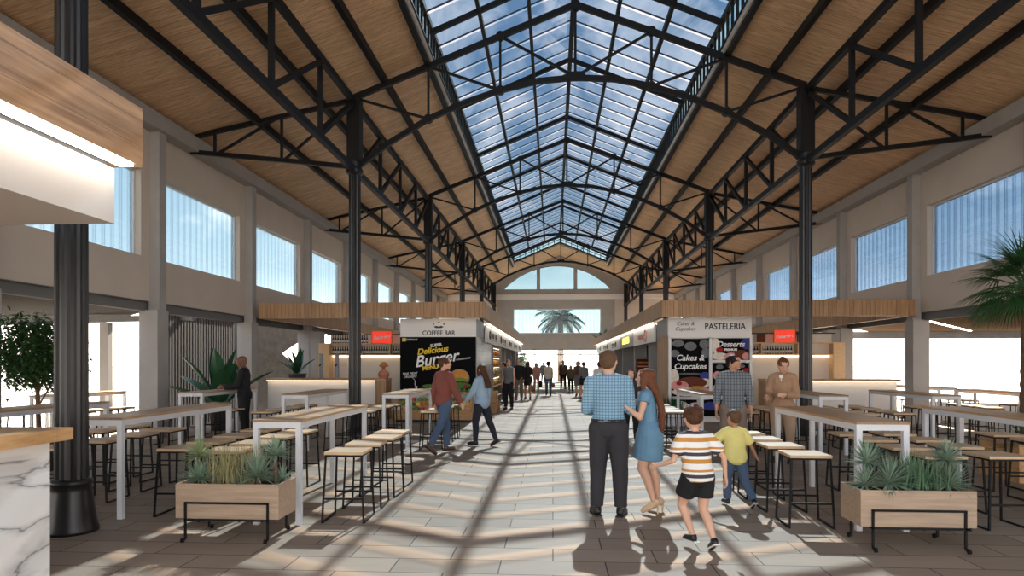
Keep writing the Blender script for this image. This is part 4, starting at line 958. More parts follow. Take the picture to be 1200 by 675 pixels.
mb = MB().box(-.44, .44, -.44, -.37, .5, .53).box(-.44, .44, .37, .44, .5, .53).box(-.44, -.37, -.37, .37, .5, .53).box(.37, .44, -.37, .37, .5, .53); mb.build('rim', M['box_wood'], tb)
palm('tall date palm standing outside beyond the end wall window', .72, 60, -.1, 6.1, 2.5, 44, .3, False, M['leaf_date'])
# low fern at the foot of the palm
spiky('fern', 'small green fern in the palm planter at the right edge', 6.62, 9.47, .42, .5, 60, M['leaf_palm'], .05, None, wid=.04)
# hedge planter beside the pastry kiosk
hp = thing('trough_planter', 'low light grey trough planter beside the pastry kiosk corner', 'planter', (2.98, 17.3, 0))
mb = MB().box(-.45, .45, -.16, -.12, 0, .42).box(-.45, .45, .12, .16, 0, .42).box(-.45, -.41, -.12, .12, 0, .42).box(.41, .45, -.12, .12, 0, .42); mb.build('trough', M['white_metal'], hp)
bx('soil', M['soil'], hp, -.41, .41, -.12, .12, 0, .38); bx('groove', M['concrete_dark'], hp, -.452, .452, -.162, -.158, .2, .215)
for i in range(4): spiky('ornamental_grass', 'dark green grass tuft in the grey trough planter, %s from the left' % ORD[i], 2.98-.32+i*.21, 17.3, .38, .42, 70, M['leaf_big'], 0, 'grass tufts in the grey trough', wid=.02, grass=True)
broad('green plant on top of the far end of the right kiosk canopy', 3.6, 46.5, 2.92, 1.0, 9, M['leaf_big'], None, False)
# ---------------------------------------------------------------- people
from mathutils import noise as mno
FOLD = {'hair': (.0035, (70, 70, 9)), 'trousers': (.006, (9, 9, 5)), 'shirt': (.0055, (8, 8, 7)), 'jacket': (.006, (8, 8, 7)), 'tshirt': (.006, (8, 8, 6)), 'shorts': (.005, (10, 10, 6)), 'dress': (.004, (10, 10, 6)), 'skirt': (.004, (14, 14, 4)), 'leggings': (.002, (14, 14, 20))}
def finish(mb, name, mat, parent, vox, smooth=2):
    """join overlapping closed pieces into one continuous skin"""
    me = bpy.data.meshes.new('tmp'); me.from_pydata(mb.v, [], mb.f); me.update()
    o = bpy.data.objects.new('tmp', me); C.objects.link(o)
    bm_ = bmesh.new(); bm_.from_mesh(me); bmesh.ops.recalc_face_normals(bm_, faces=bm_.faces); bm_.to_mesh(me); bm_.free()
    md = o.modifiers.new('r', 'REMESH'); md.mode = 'VOXEL'; md.voxel_size = vox; md.use_smooth_shade = True
    if smooth: sm = o.modifiers.new('s', 'SMOOTH'); sm.factor = .5; sm.iterations = smooth
    dg = bpy.context.evaluated_depsgraph_get(); dg.update()
    nm = bpy.data.meshes.new_from_object(o.evaluated_get(dg)); nm.name = name
    bpy.data.objects.remove(o, do_unlink=True); bpy.data.meshes.remove(me)
    nm.materials.clear(); nm.materials.append(mat)
    if name in FOLD:
        a, k = FOLD[name]; nr = [v.normal.copy() for v in nm.vertices]
        for v, q in zip(nm.vertices, nr):
            p = v.co; u = V((p.x*k[0], p.y*k[1], p.z*k[2] + (p.x*2 if name != 'hair' else 0)))
            v.co = p + q*a*(mno.noise(u) + .5*mno.noise(u*2.3) + .25)
    nm.polygons.foreach_set('use_smooth', [True]*len(nm.polygons))
    r = bpy.data.objects.new(name, nm); C.objects.link(r); r.parent = parent; return r
def cloth(name, c, noise=.22, sc_=9): return simple(name, c, .85, 0, noise, sc_, bump=.25)
SK = {'light': simple('skin_light', col(214, 166, 138), .55, 0, .06), 'tan': simple('skin_tan', col(186, 134, 104), .55, 0, .06), 'dark': simple('skin_dark', col(112, 76, 58), .5, 0, .06)}
HR = {'brown': simple('hair_brown', col(84, 56, 40), .6, 0, .4, 30), 'dark': simple('hair_dark', col(36, 28, 26), .55, 0, .3, 30), 'auburn': simple('hair_auburn', col(112, 70, 48), .6, 0, .35, 30), 'light': simple('hair_light_brown', col(104, 78, 58), .6, 0, .35, 30)}
for h_ in HR.values(): h_.node_tree.nodes['Principled BSDF'].inputs['Specular IOR Level'].default_value = .12
M['eye_w'] = simple('eye_white', col(205, 190, 178), .3); M['lip'] = simple('lip', col(168, 96, 84), .5)
HEAD = [(-.5, .14, .16, .13), (-.44, .22, .24, .10), (-.34, .29, .33, .07), (-.2, .335, .40, .03), (0, .37, .46, 0), (.18, .385, .485, -.02), (.32, .35, .44, -.03), (.42, .26, .33, -.03), (.48, .14, .18, -.03), (.5, .04, .05, -.03)]
def human(name, label, loc, rz, H, pose=None, wear=None, skin='light', hair=('brown', 'short'), fem=False, vox=.009, lean=0, side=0, head=(0, 0), child=False, group=None, build_=1.0, turn=0):
    """pose: armL/armR = (upper arm vector, forearm vector), legL/legR = (thigh vector, shin vector, foot pitch deg); local +Y is forward, +X is the person's right.
    wear: list of (kind, material, options)"""
    pose = pose or {}; wear = wear or []
    T = thing(name, label, 'person', (loc[0], loc[1], 0), rz, group)
    hh = H*(.132 if not child else .165)
    leg_t, leg_s = (.245, .235) if not child else (.225, .215)
    tors = .30 if not child else .285
    ua, fa, hn = .168, .148, .055
    W = build_; shw = (.108 if not fem else .093)*W*H; hpw = (.052 if not fem else .055)*H
    if child: shw = .098*H
    Rm = Matrix.Rotation(math.radians(-lean), 3, 'X') @ Matrix.Rotation(math.radians(side), 3, 'Y') @ Matrix.Rotation(math.radians(turn), 3, 'Z')
    J = {}
    for s_, k in ((-1, 'L'), (1, 'R')):
        lg = pose.get('leg'+k, ((.03*s_, 0, -1), (0, -.03, -1), 0))
        h_ = V((s_*hpw, 0, 0)); kn = h_ + V(lg[0]).normalized()*leg_t*H; an = kn + V(lg[1]).normalized()*leg_s*H
        J['hip'+k], J['kn'+k], J['an'+k] = h_, kn, an
        pit = math.radians(lg[2]); out = lg[3] if len(lg) > 3 else .12*s_
        f = V((out, math.cos(pit), -math.sin(pit))).normalized(); J['ft'+k] = f
        dn = V((0, -f.z, -1)).normalized() if pit else V((0, 0, -1))
        dn = (V((0, 0, -1)) - f*f.dot(V((0, 0, -1)))).normalized(); J['dn'+k] = dn
        J['heel'+k] = an + dn*.03*H - f*.022*H; J['ball'+k] = an + f*.075*H + dn*.038*H; J['toe'+k] = an + f*.105*H + dn*.038*H
    low = min(min(J['heel'+k].z - .014*H, J['toe'+k].z - .012*H, J['ball'+k].z-.012*H) for k in 'LR')
    P = V((0, 0, -low)); foot = 0
    for k in list(J):
        if k[:2] not in ('ft', 'dn'): J[k] = J[k] + P
    U = lambda x, y, z: P + Rm @ V((x*H, y*H, z*H))
    for s_, k in ((-1, 'L'), (1, 'R')):
        ar = pose.get('arm'+k, ((.10*s_, 0, -1), (.03*s_, .16, -1)))
        sh = P + Rm @ V((s_*shw, 0, tors*H - .018*H)); el = sh + V(ar[0]).normalized()*ua*H; wr = el + V(ar[1]).normalized()*fa*H
        J['sh'+k], J['el'+k], J['wr'+k] = sh, el, wr; J['hd'+k] = V(ar[2]).normalized() if len(ar) > 2 else V(ar[1]).normalized()
    g = (.92 if fem else 1.0)*W
    hipr, wst, chs = (.098, .070, .092) if fem else (.094, .080, .100)
    if child: hipr, wst, chs = .088, .078, .088
    TOR = [(-.055, .03, .04, 0), (-.03, hipr*.8, .062, -.005), (.0, hipr, .068, -.006), (.04, hipr*.97, .066, -.004), (.09, wst, .054, .002), (.14, wst*1.04, .055, .004), (.20, chs*g, .062 if not fem else .066, .006), (.25, chs*g, .060, .004), (tors-.015, chs*.9*g, .048, .0), (tors+.008, .055*g, .04, -.002), (tors+.02, .034, .035, 0), (tors+.045, .030, .032, .004)]
    def torso(mb, z0, z1, inf, flare=None):
        pts, rad = [], []
        for z, rx, ry, y in TOR:
            if z0 <= z <= z1:
                f_ = flare(z) if flare else 0; pts.append(U(0, y, z)); rad.append(((rx+inf+f_)*H, (ry+inf+f_)*H))
        mb.loft(pts, rad, 18)
    def chain(mb, pts, rad, seg=12):
        mb.loft(pts, rad, seg)
        for p, r in zip(pts, rad): mb.ball(p, r, seg=10, rings=8)
    # ---- body
    mb = MB(); torso(mb, -.06, 1, 0)
    fat = 1.0 if not child else .95
    for s_, k in ((-1, 'L'), (1, 'R')):
        h_, kn, an = J['hip'+k], J['kn'+k], J['an'+k]
        chain(mb, [h_ + V((0, 0, .0)), h_.lerp(kn, .35), kn], [.056*H*fat, .050*H*fat, .034*H*fat]); calf = kn.lerp(an, .32) + (V((0, -.010*H, 0)))
        chain(mb, [kn, calf, an], [.033*H*fat, .033*H*fat, .019*H])
        f, dn = J['ft'+k], J['dn'+k]
        chain(mb, [an, J['heel'+k] + f*.01*H], [.021*H, .020*H]); chain(mb, [J['heel'+k]+f*.01*H - dn*.004*H, J['ball'+k] - dn*.006*H, J['toe'+k]], [.021*H, .020*H, .013*H])
        sh, el, wr = J['sh'+k], J['el'+k], J['wr'+k]
        ra = .9 if fem or child else 1.0
        chain(mb, [sh, sh.lerp(el, .4), el], [.031*H*ra, .028*H*ra, .021*H*ra]); chain(mb, [el, el.lerp(wr, .3), wr], [.021*H*ra, .0215*H*ra, .0135*H*ra])
        mb.loft([U(s_*.03, 0, tors-.01), J['sh'+k]], [.04*H, .03*H], 12)
        # hand: palm, four fingers, thumb, relaxed curl
        d = J['hd'+k]; a = d.cross(V((0, 1, 0)) if abs(d.y) < .9 else V((0, 0, 1))).normalized(); palmn = V((-s_, 0, 0)) if abs(d.x) < .7 else V((0, -1, 0))
        wid = d.cross(palmn).normalized(); palmn = wid.cross(d).normalized()
        if palmn.dot(V((-s_, 0, 0))) < 0 and abs(d.x) < .7: palmn = -palmn
        fwdw = wid if wid.y > 0 else -wid
        pe = wr + d*.048*H
        mb.loft([wr - d*.004*H, wr + d*.012*H, wr + d*.03*H, pe], [(.012*H, .012*H), (.018*H, .011*H), (.022*H, .0105*H), (.021*H, .009*H)], 12, ref=wid)
        for i, (o_, ln) in enumerate(((.0155, .040), (.0055, .045), (-.0050, .042), (-.0145, .033))):
            b0 = pe - d*.006*H + fwdw*o_*H; b1 = b0 + (d + palmn*.25).normalized()*ln*.5*H; b2 = b1 + (d + palmn*.9).normalized()*ln*.5*H
            chain(mb, [b0, b1, b2], [.0058*H, .0052*H, .0042*H], 8)
        t0 = wr + d*.014*H + fwdw*.014*H; t1 = t0 + (d + fwdw*.9 + palmn*.3).normalized()*.024*H; t2 = t1 + (d + fwdw*.2 + palmn*.3).normalized()*.02*H
        chain(mb, [t0, t1, t2], [.0075*H, .0064*H, .005*H], 8)
    # head
    hr = Matrix.Rotation(math.radians(head[1]), 3, 'X') ; yaw = Matrix.Rotation(math.radians(head[0]), 3, 'Z')
    HM = Rm @ yaw @ hr; nb = U(0, .004, tors+.03); hc = nb + Rm @ V((0, .006*H, 0)) + HM @ V((0, .0, .60*hh))
    HP = lambda x, y, z: hc + HM @ V((x*hh, y*hh, z*hh))
    mb.loft([nb - Rm @ V((0, 0, .012*H)), HP(0, -.04, -.25)], [.033*H*(.85 if fem or child else 1), .030*H*(.85 if fem or child else 1)], 12)
    mb.loft([HP(0, y, z) for z, rx, ry, y in HEAD], [(rx*hh, ry*hh) for z, rx, ry, y in HEAD], 18, ref=HM @ V((1, 0, 0)))
    mb.loft([HP(0, .42, .02), HP(0, .53, -.13), HP(0, .44, -.16)], [.03*hh, .055*hh, .04*hh], 8)
    for s_ in (-1, 1): mb.ball(HP(s_*.385, -.04, -.03), .035*hh, .08*hh, .11*hh, 8, 6)
    mb.ball(HP(0, .40, -.28), .13*hh, .07*hh, .035*hh, 10, 6); mb.ball(HP(0, .36, -.42), .12*hh, .09*hh, .07*hh, 10, 6)
    finish(mb, 'body', SK[skin], T, vox if vox > .006 else .0055, 1)
    if vox < .008:
        for s_ in (-1, 1):
            MB().ball(HP(s_*.15, .405, .0), .055*hh, .04*hh, .035*hh, 10, 6).build('eye', M['eye_w'], T, True).name = 'eye'
            MB().ball(HP(s_*.15, .445, .0), .024*hh, .012*hh, .026*hh, 8, 6).build('iris', M['black'], T, True)
            MB().loft([HP(s_*.07, .465, .085), HP(s_*.16, .455, .11), HP(s_*.25, .40, .085)], [.009*hh]*3, 6).build('eyebrow', HR[hair[0]] if hair[0] in HR else M['black'], T)
        MB().ball(HP(0, .452, -.285), .095*hh, .03*hh, .022*hh, 10, 6).build('mouth', M['lip'], T, True)
    # ---- hair
    kind = hair[1]
    if kind != 'bald':
        mb = MB(); m_ = HR[hair[0]]
        k = 1.0 if kind != 'curly' else 1.25
        mb.ball(HP(0, -.05, .15), .405*k*hh, .505*k*hh, .39*k*hh, 16, 12, HM)
        mb.ball(HP(0, -.22, -.02), .37*k*hh, .30*k*hh, .34*k*hh, 14, 10, HM)
        if kind in ('short', 'shaggy'):
            for s_ in (-1, 1): mb.ball(HP(s_*.34, .03, .06), .07*hh, .14*hh, .17*hh, 10, 8, HM)
        if kind == 'shaggy':
            for i in range(26):
                a = rp_.uniform(0, 2*PI); e = rp_.uniform(-.5, 1.4); d = V((math.cos(a)*math.cos(e), math.sin(a)*math.cos(e), math.sin(e)))
                if d.y > .3 and e < .5: continue
                p = HP(d.x*.40, d.y*.46-.05, d.z*.40+.14); mb.loft([p, p + HM @ V((d.x*.14, d.y*.14, d.z*.1-.06))*hh], [.07*hh, .015*hh], 6)
        if kind == 'curly':
            for i in range(60):
                a = rp_.uniform(0, 2*PI); e = rp_.uniform(-.6, 1.5); d = V((math.cos(a)*math.cos(e), math.sin(a)*math.cos(e), math.sin(e)))
                if d.y > .35 and e < .6: continue
                mb.ball(HP(d.x*.5, d.y*.55-.08, d.z*.48+.12), .12*hh, seg=6, rings=5)
        if kind == 'bun': mb.ball(HP(0, -.45, .32), .2*hh, .2*hh, .2*hh, 12, 8)
        if kind in ('bob', 'long', 'verylong'):
            L_ = {'bob': .55, 'long': 1.5, 'verylong': 3.0}[kind]; base = HP(0, -.2, .05); bk = Rm @ V((0, -1, 0))
            pts = [HP(0, -.12, .1), HP(0, -.22, -.3), HP(0, -.30, -.6)]; rad = [(.40*hh, .34*hh), (.42*hh, .30*hh), (.38*hh, .2*hh)]
            if L_ > 1:
                pts = [HP(0, -.12, .1), HP(0, -.28, -.25), U(0, -.058, tors+.025), U(0, -.085, tors-.04), U(0, -.098, tors-.11)]; rad = [(.40*hh, .34*hh), (.42*hh, .30*hh), (.045*H, .032*H), (.062*H, .026*H), (.058*H, .024*H)]
                if L_ > 2: pts += [U(0, -.100, tors-.18), U(0, -.092, .05), U(0, -.088, .0)]; rad += [(.052*H, .024*H), (.042*H, .02*H), (.02*H, .01*H)]
            mb.loft(pts, rad, 14, ref=HM @ V((1, 0, 0)))
            for s_ in (-1, 1): mb.loft([HP(s_*.33, .05, .15), HP(s_*.38, .08, -.2), HP(s_*.36, .02, -.5 if L_ < 1 else -.75)], [(.08*hh, .2*hh), (.08*hh, .18*hh), (.05*hh, .1*hh)], 8)
        # keep the face clear: hair stays behind the brow line through its offset centre
        finish(mb, 'hair', m_, T, max(vox, .007), 1)
    if kind == 'bald' and hair[0] == 'beard': pass
    # ---- clothes
    for it in wear:
        kd, mt = it[0], it[1]; op = it[2] if len(it) > 2 else {}
        inf = op.get('inf', .008); mb = MB(); cv = max(vox, .008)
        if kd in ('shirt', 'tshirt', 'jacket', 'vest', 'top', 'dress'):
            hem = op.get('hem', -.03 if kd != 'dress' else 0)
            loose = op.get('loose', .004)
            torso(mb, hem, tors+.022 if kd != 'jacket' else tors+.024, inf, lambda z: loose*(1 if z < .2 else .3))
            if kd == 'vest': pass
            sl = op.get('sleeve', {'shirt': 1.9, 'jacket': 1.95, 'tshirt': .62, 'vest': 0, 'top': .4, 'dress': .3}[kd])
            for s_, k in ((-1, 'L'), (1, 'R')):
                sh, el, wr = J['sh'+k], J['el'+k], J['wr'+k]; e = inf
                mb.loft([U(s_*.03, 0, tors-.008), sh], [(.04+e)*H, (.030+e)*H], 12)
                if sl > 0:
                    if sl <= 1: q = sh.lerp(el, sl); mb.ball(sh, (.031+e)*H); mb.loft([sh, q], [(.031+e)*H, (.031+e+.006)*H], 14)
                    else:
                        chain(mb, [sh, sh.lerp(el, .4), el], [(.031+e)*H, (.029+e)*H, (.024+e)*H]); q = el.lerp(wr, sl-1); mb.loft([el, el.lerp(q, .5), q], [(.024+e)*H, (.022+e)*H, (.018+e)*H], 12)
            finish(mb, {'top': 'blouse'}.get(kd, kd), mt, T, cv, 2)
            if kd in ('shirt', 'jacket'):
                c = MB(); c.loft([U(0, 0, tors+.012), U(0, .0, tors+.034)], [(.046*H, .047*H), (.040*H, .041*H)], 16); c.build('collar', mt, T, True)
            if kd == 'jacket' and op.get('lapel'):
                c = MB()
                for s_ in (-1, 1):
                    c.prism([(0, 0), (s_*.045*H, .02*H), (s_*.05*H, -.03*H), (s_*.005*H, -.14*H)], U(s_*.004, .062+inf+.006, tors-.02), Rm @ V((1, 0, 0)), Rm @ V((0, .12, 1)), Rm @ V((0, .006, 0)))
                c.build('lapels', mt, T)
                c = MB(); c.prism([(-.02*H, .03*H), (.02*H, .03*H), (0, -.11*H)], U(0, .058+inf+.006, tors-.02), Rm @ V((1, 0, 0)), Rm @ V((0, .12, 1)), Rm @ V((0, .004, 0))); c.build('shirt_front', M['chalk'], T)
                if op.get('tie'): c = MB(); c.prism([(-.007*H, .02*H), (.007*H, .02*H), (.01*H, -.09*H), (-.01*H, -.09*H)], U(0, .064+inf+.008, tors-.02), Rm @ V((1, 0, 0)), Rm @ V((0, .12, 1)), Rm @ V((0, .004, 0))); c.build('tie', M['black'], T)
        if kd in ('dress', 'skirt'):
            top = op.get('top', .09); ln = op.get('len', .2); mb = MB()
            z1 = -ln; w1 = op.get('w', .088)
            cx = (J['knL']+J['knR'])/2; q = P.lerp(cx, ln/.245)
            mb.loft([U(0, .002, top), U(0, 0, .04), U(0, -.004, -.0), q], [((wst+.014)*H, .066*H), ((hipr+.012)*H, .082*H), ((hipr+.022)*H, .100*H), ((w1+.008)*H, (w1+.006)*H)], 18)
            finish(mb, 'skirt', mt, T, cv, 2)
        if kd in ('trousers', 'shorts', 'leggings'):
            mb = MB(); inf = {'trousers': .010, 'shorts': .014, 'leggings': .008}[kd] if 'inf' not in op else op['inf']
            torso(mb, -.06, .055, inf*.7); frac = op.get('frac', .97 if kd != 'shorts' else .52)
            for s_, k in ((-1, 'L'), (1, 'R')):
                h_, kn, an = J['hip'+k], J['kn'+k], J['an'+k]
                if kd == 'shorts':
                    q = h_.lerp(kn, op.get('frac', .6)); mb.ball(h_, (.056+inf)*H); mb.loft([h_, q], [(.056+inf)*H, (.054+inf)*H], 14)
                else:
                    chain(mb, [h_, h_.lerp(kn, .35), kn], [(.056+inf)*H, (.050+inf)*H, (.035+inf)*H], 14); q = kn.lerp(an, frac); lo = .021+inf*(1.3 if kd == 'trousers' else 1)
                    mb.loft([kn, kn.lerp(an, .3) + V((0, -.006*H, 0)), q], [(.035+inf)*H, (.032+inf)*H, lo*H], 14)
            finish(mb, kd, mt, T, cv, 2)
            if op.get('belt'): c = MB(); c.loft([U(0, -.003, .045), U(0, -.003, .062)], [((hipr+.012)*H, .078*H)]*2, 24); c.build('belt', M['black'], T, True)
        if kd in ('shoes', 'heels', 'boots'):
            for s_, k in ((-1, 'L'), (1, 'R')):
                f, dn, an = J['ft'+k], J['dn'+k], J['an'+k]; mb = MB(); e = .005
                heel, ball, toe = J['heel'+k], J['ball'+k], J['toe'+k]
                chain(mb, [heel + f*.008*H - dn*.006*H, ball - dn*.006*H, toe - f*.004*H - dn*.001*H], [(.021+e)*H, (.020+e)*H, (.012+e)*H], 12)
                mb.loft([heel + f*.018*H - dn*.03*H, heel + f*.012*H], [(.022+e)*H, (.021+e)*H], 12)
                if kd == 'boots': mb.loft([an - dn*.05*H, an, heel + f*.012*H], [.028*H, .026*H, .026*H], 12)
                finish(mb, kd[:-1] if kd != 'heels' else 'heeled_shoe', mt, T, max(vox, .007), 1)
                c = MB(); side_ = f.cross(dn).normalized()
                if kd != 'heels':
                    c.prism([(-.032*H, -.022*H), (.03*H, -.020*H), (.09*H, -.026*H), (.118*H, -.016*H), (.122*H, 0), (.118*H, .016*H), (.09*H, .026*H), (.03*H, .020*H), (-.032*H, .022*H)], heel + f*.005*H + dn*.010*H, f, side_, dn*.009*H)
                else: c.loft([heel, heel + V((0, 0, -1))*max(.02, heel.z-.003)], [.012*H, .005*H], 8)
                c.build('sole' if kd != 'heels' else 'heel', op.get('sole', M['black']) if kd != 'heels' else mt, T)
    T['_j'] = 0; del T['_j']
    return T, J, P
NV = lambda *a: a
def heldbag(T, J, k, mt, sz, nm='handbag', lab=None, cat='bag'):
    """a bag hanging from a hand, top-level, placed in world space"""
    wr = J['wr'+k] + J['hd'+k]*.07; T.matrix_world = Matrix.Translation(T.location) @ T.rotation_euler.to_matrix().to_4x4(); p = T.matrix_world @ wr
    t = thing(nm, lab, cat, (p.x, p.y, p.z), T.rotation_euler.z)
    w_, d_, h_ = sz; mb = MB(); mb.loft([(0, 0, -.16), (0, 0, -.16-h_*.5), (0, 0, -.16-h_)], [(w_*.42, d_*.8), (w_*.5, d_), (w_*.45, d_*.9)], 14); mb.build('pouch', mt, t, True)
    mb = MB()
    for i in range(8):
        a, b_ = PI*i/8, PI*(i+1)/8; mb.bar((w_*.3*math.cos(a), 0, -.16+.16*math.sin(a)), (w_*.3*math.cos(b_), 0, -.16+.16*math.sin(b_)), .012, .012)
    mb.build('handle', mt, t); return t

jeans = cloth('blue_jeans', col(72, 92, 118)); darkj = cloth('dark_jeans', col(34, 38, 50)); blackc = cloth('black_cloth', col(20, 19, 21)); charcoal = cloth('charcoal_cloth', col(52, 50, 54))
fshirt = checked('blue_checked_shirt', col(146, 178, 196), col(92, 130, 156), col(92, 130, 156), .032)
gshirt = checked('grey_checked_shirt', col(122, 128, 132), col(80, 86, 92), col(80, 86, 92), .045)
denim = cloth('denim_dress', col(106, 146, 172)); beige_heel = simple('beige_leather', col(206, 176, 142), .5); blk = simple('black_leather', col(22, 21, 22), .4); brownl = simple('brown_leather', col(92, 62, 46), .5)
stripes = striped('striped_jersey', [(0, col(236, 232, 226)), (.17, col(196, 136, 62)), (.37, col(236, 232, 226)), (.52, col(62, 54, 60)), (.68, col(236, 232, 226)), (.8, col(196, 136, 62)), (.9, col(236, 232, 226))], 'Z', .185)
yellow = cloth('yellow_jersey', col(226, 212, 130), .12); tanj = cloth('tan_jacket', col(172, 134, 104), .15); beige = cloth('beige_trousers', col(168, 140, 114), .15); taupe = cloth('taupe_trousers', col(128, 112, 100), .15)
leather = cloth('brown_leather_jacket', col(128, 68, 56), .3, 5); lblue = cloth('light_blue_shirt', col(156, 180, 200), .15); olive = cloth('olive_jacket', col(96, 88, 62)); whitec = cloth('white_cloth', col(218, 212, 204), .1); greyc = cloth('grey_cloth', col(112, 112, 116)); pinkc = cloth('pink_cloth', col(206, 150, 136)); creamc = cloth('cream_cloth', col(206, 196, 178)); bag_b = simple('brown_bag', col(128, 70, 54), .5)

# father seen from behind
human('person', 'man in a blue checked shirt and dark trousers standing with his back turned', (.60, 7.06), math.radians(-6), 1.77,
      {'armL': ((-.16, .05, -1), (.15, .75, -.1)), 'armR': ((.14, .12, -1), (-.2, .9, .25)), 'legL': ((-.05, .05, -1), (-.03, -.05, -1), 0, -.35), 'legR': ((.07, -.02, -1), (.02, .0, -1), 0, .25)},
      [('shirt', fshirt, {'inf': .010, 'hem': .03}), ('trousers', charcoal, {'inf': .014, 'belt': 1}), ('shoes', blk)], 'light', ('light', 'short'), vox=.0065, head=(-14, 0), build_=1.0)
# woman with long hair hugging him, facing left
human('person', 'woman with very long brown hair and blue dress hugging the man in the checked shirt', (1.06, 7.22), math.radians(76), 1.52,
      {'armL': ((-.45, .2, -1), (-.05, .9, .75)), 'armR': ((.2, .75, -.5), (.1, .8, .5)), 'legL': ((.02, .2, -1), (.0, -.36, -1), 28), 'legR': ((.02, -.04, -1), (0, -.2, -1), 25)},
      [('dress', denim, {'inf': .006, 'len': .18, 'w': .102}), ('heels', beige_heel)], 'light', ('auburn', 'verylong'), True, vox=.0065, lean=4, head=(0, 8))
# running boy, striped shirt
human('person', 'boy in a white, ochre and black striped T-shirt and black shorts, running away', (1.27, 5.80), math.radians(14), 1.27,
      {'armL': ((-.5, -.15, -1), (-.35, .55, -.25)), 'armR': ((.75, -.3, -1), (.15, .1, -1)), 'legL': ((-.12, .42, -1), (.28, -.25, -1), 5), 'legR': ((-.02, .05, -1), (.14, -.5, -.95), 28)},
      [('tshirt', stripes, {'inf': .014, 'hem': -.03, 'loose': .012, 'sleeve': .75}), ('shorts', blackc, {'frac': .62}), ('shoes', blk, {'sole': M['chalk']})], 'light', ('brown', 'shaggy'), vox=.0065, lean=8, head=(-10, 0), child=True)
# small boy, yellow shirt
human('person', 'small boy in a yellow T-shirt and blue jeans running away', (2.08, 7.55), math.radians(6), 1.12,
      {'armL': ((-.9, .3, -.9), (-.7, .5, -.5)), 'armR': ((.6, .1, -1), (.6, .3, -1)), 'legL': ((-.02, .35, -1), (0, .0, -1), 0), 'legR': ((.15, -.1, -1), (.25, -.55, -.9), 30)},
      [('tshirt', yellow, {'inf': .016, 'hem': -.055, 'loose': .014, 'sleeve': .8}), ('trousers', jeans, {'inf': .012}), ('shoes', blk, {'sole': M['chalk']})], 'tan', ('light', 'short'), vox=.0065, lean=8, head=(15, 5), child=True)
# man in grey checked shirt, facing the camera, looking to his left
human('person', 'man in a grey checked shirt and taupe trousers, facing the viewer and looking aside', (2.86, 10.5), math.radians(172), 1.76,
      {'armL': ((-.18, .0, -1), (-.05, .2, -1)), 'armR': ((.18, -.05, -1), (.08, .25, -1)), 'legL': ((-.08, .02, -1), (-.04, 0, -1), 0), 'legR': ((.05, -.04, -1), (.02, -.08, -1), 0)},
      [('shirt', gshirt, {'inf': .011, 'hem': -.03, 'sleeve': 1.6}), ('trousers', taupe, {'inf': .012}), ('shoes', blk)], 'tan', ('dark', 'short'), vox=.007, head=(55, 0))
# woman in tan jacket
human('person', 'woman in a tan jacket and beige trousers with auburn hair tied up, checking her wrist', (3.80, 11.0), math.radians(150), 1.72,
      {'armL': ((-.2, .15, -1), (.5, .85, .05)), 'armR': ((.22, .1, -1), (-.1, .95, -.15)), 'legL': ((-.05, .03, -1), (0, -.03, -1), 0), 'legR': ((.05, -.05, -1), (.02, -.03, -1), 0)},
      [('jacket', tanj, {'inf': .012, 'hem': -.035, 'lapel': 1}), ('trousers', beige, {'inf': .009}), ('boots', blk)], 'light', ('auburn', 'bun'), True, vox=.007, head=(25, -22))
# bald man in black suit at the left table
human('person', 'bald man in a black suit and tie standing at the left table', (-6.55, 13.4), math.radians(105), 1.78,
      {'armL': ((-.12, .35, -1), (.1, .95, -.1)), 'armR': ((.14, .4, -1), (-.15, .95, -.12))},
      [('jacket', blackc, {'inf': .013, 'hem': -.05, 'lapel': 1, 'tie': 1}), ('trousers', blackc, {}), ('shoes', blk)], 'dark', ('dark', 'bald'), vox=.007, head=(10, -12), build_=1.08)
# couple walking past the burger board
human('person', 'man in a brown leather jacket and jeans walking past the burger board', (-1.98, 11.7), math.radians(-48), 1.72,
      {'armL': ((-.12, -.25, -1), (-.05, .15, -1)), 'armR': ((.14, .35, -1), (.1, .5, -1)), 'legL': ((-.02, .28, -1), (0, .02, -1), 0), 'legR': ((.03, -.32, -1), (0, -.62, -1), 38)},
      [('jacket', leather, {'inf': .014, 'hem': -.03}), ('trousers', jeans, {'inf': .009}), ('shoes', brownl)], 'light', ('brown', 'short'), vox=.0075, head=(-25, 0))
human('person', 'young woman in a light blue shirt and black jeans walking beside the leather jacket man', (-1.40, 12.75), math.radians(62), 1.58,
      {'armL': ((-.1, .45, -1), (-.1, .7, -.8)), 'armR': ((.12, -.1, -1), (.1, .1, -1)), 'legL': ((0, .25, -1), (0, .0, -1), 0), 'legR': ((.03, -.3, -1), (0, -.45, -1), 25)},
      [('shirt', lblue, {'inf': .012, 'hem': -.06, 'loose': .01}), ('leggings', darkj, {}), ('boots', blk)], 'light', ('brown', 'long'), True, vox=.0075, head=(0, 0))
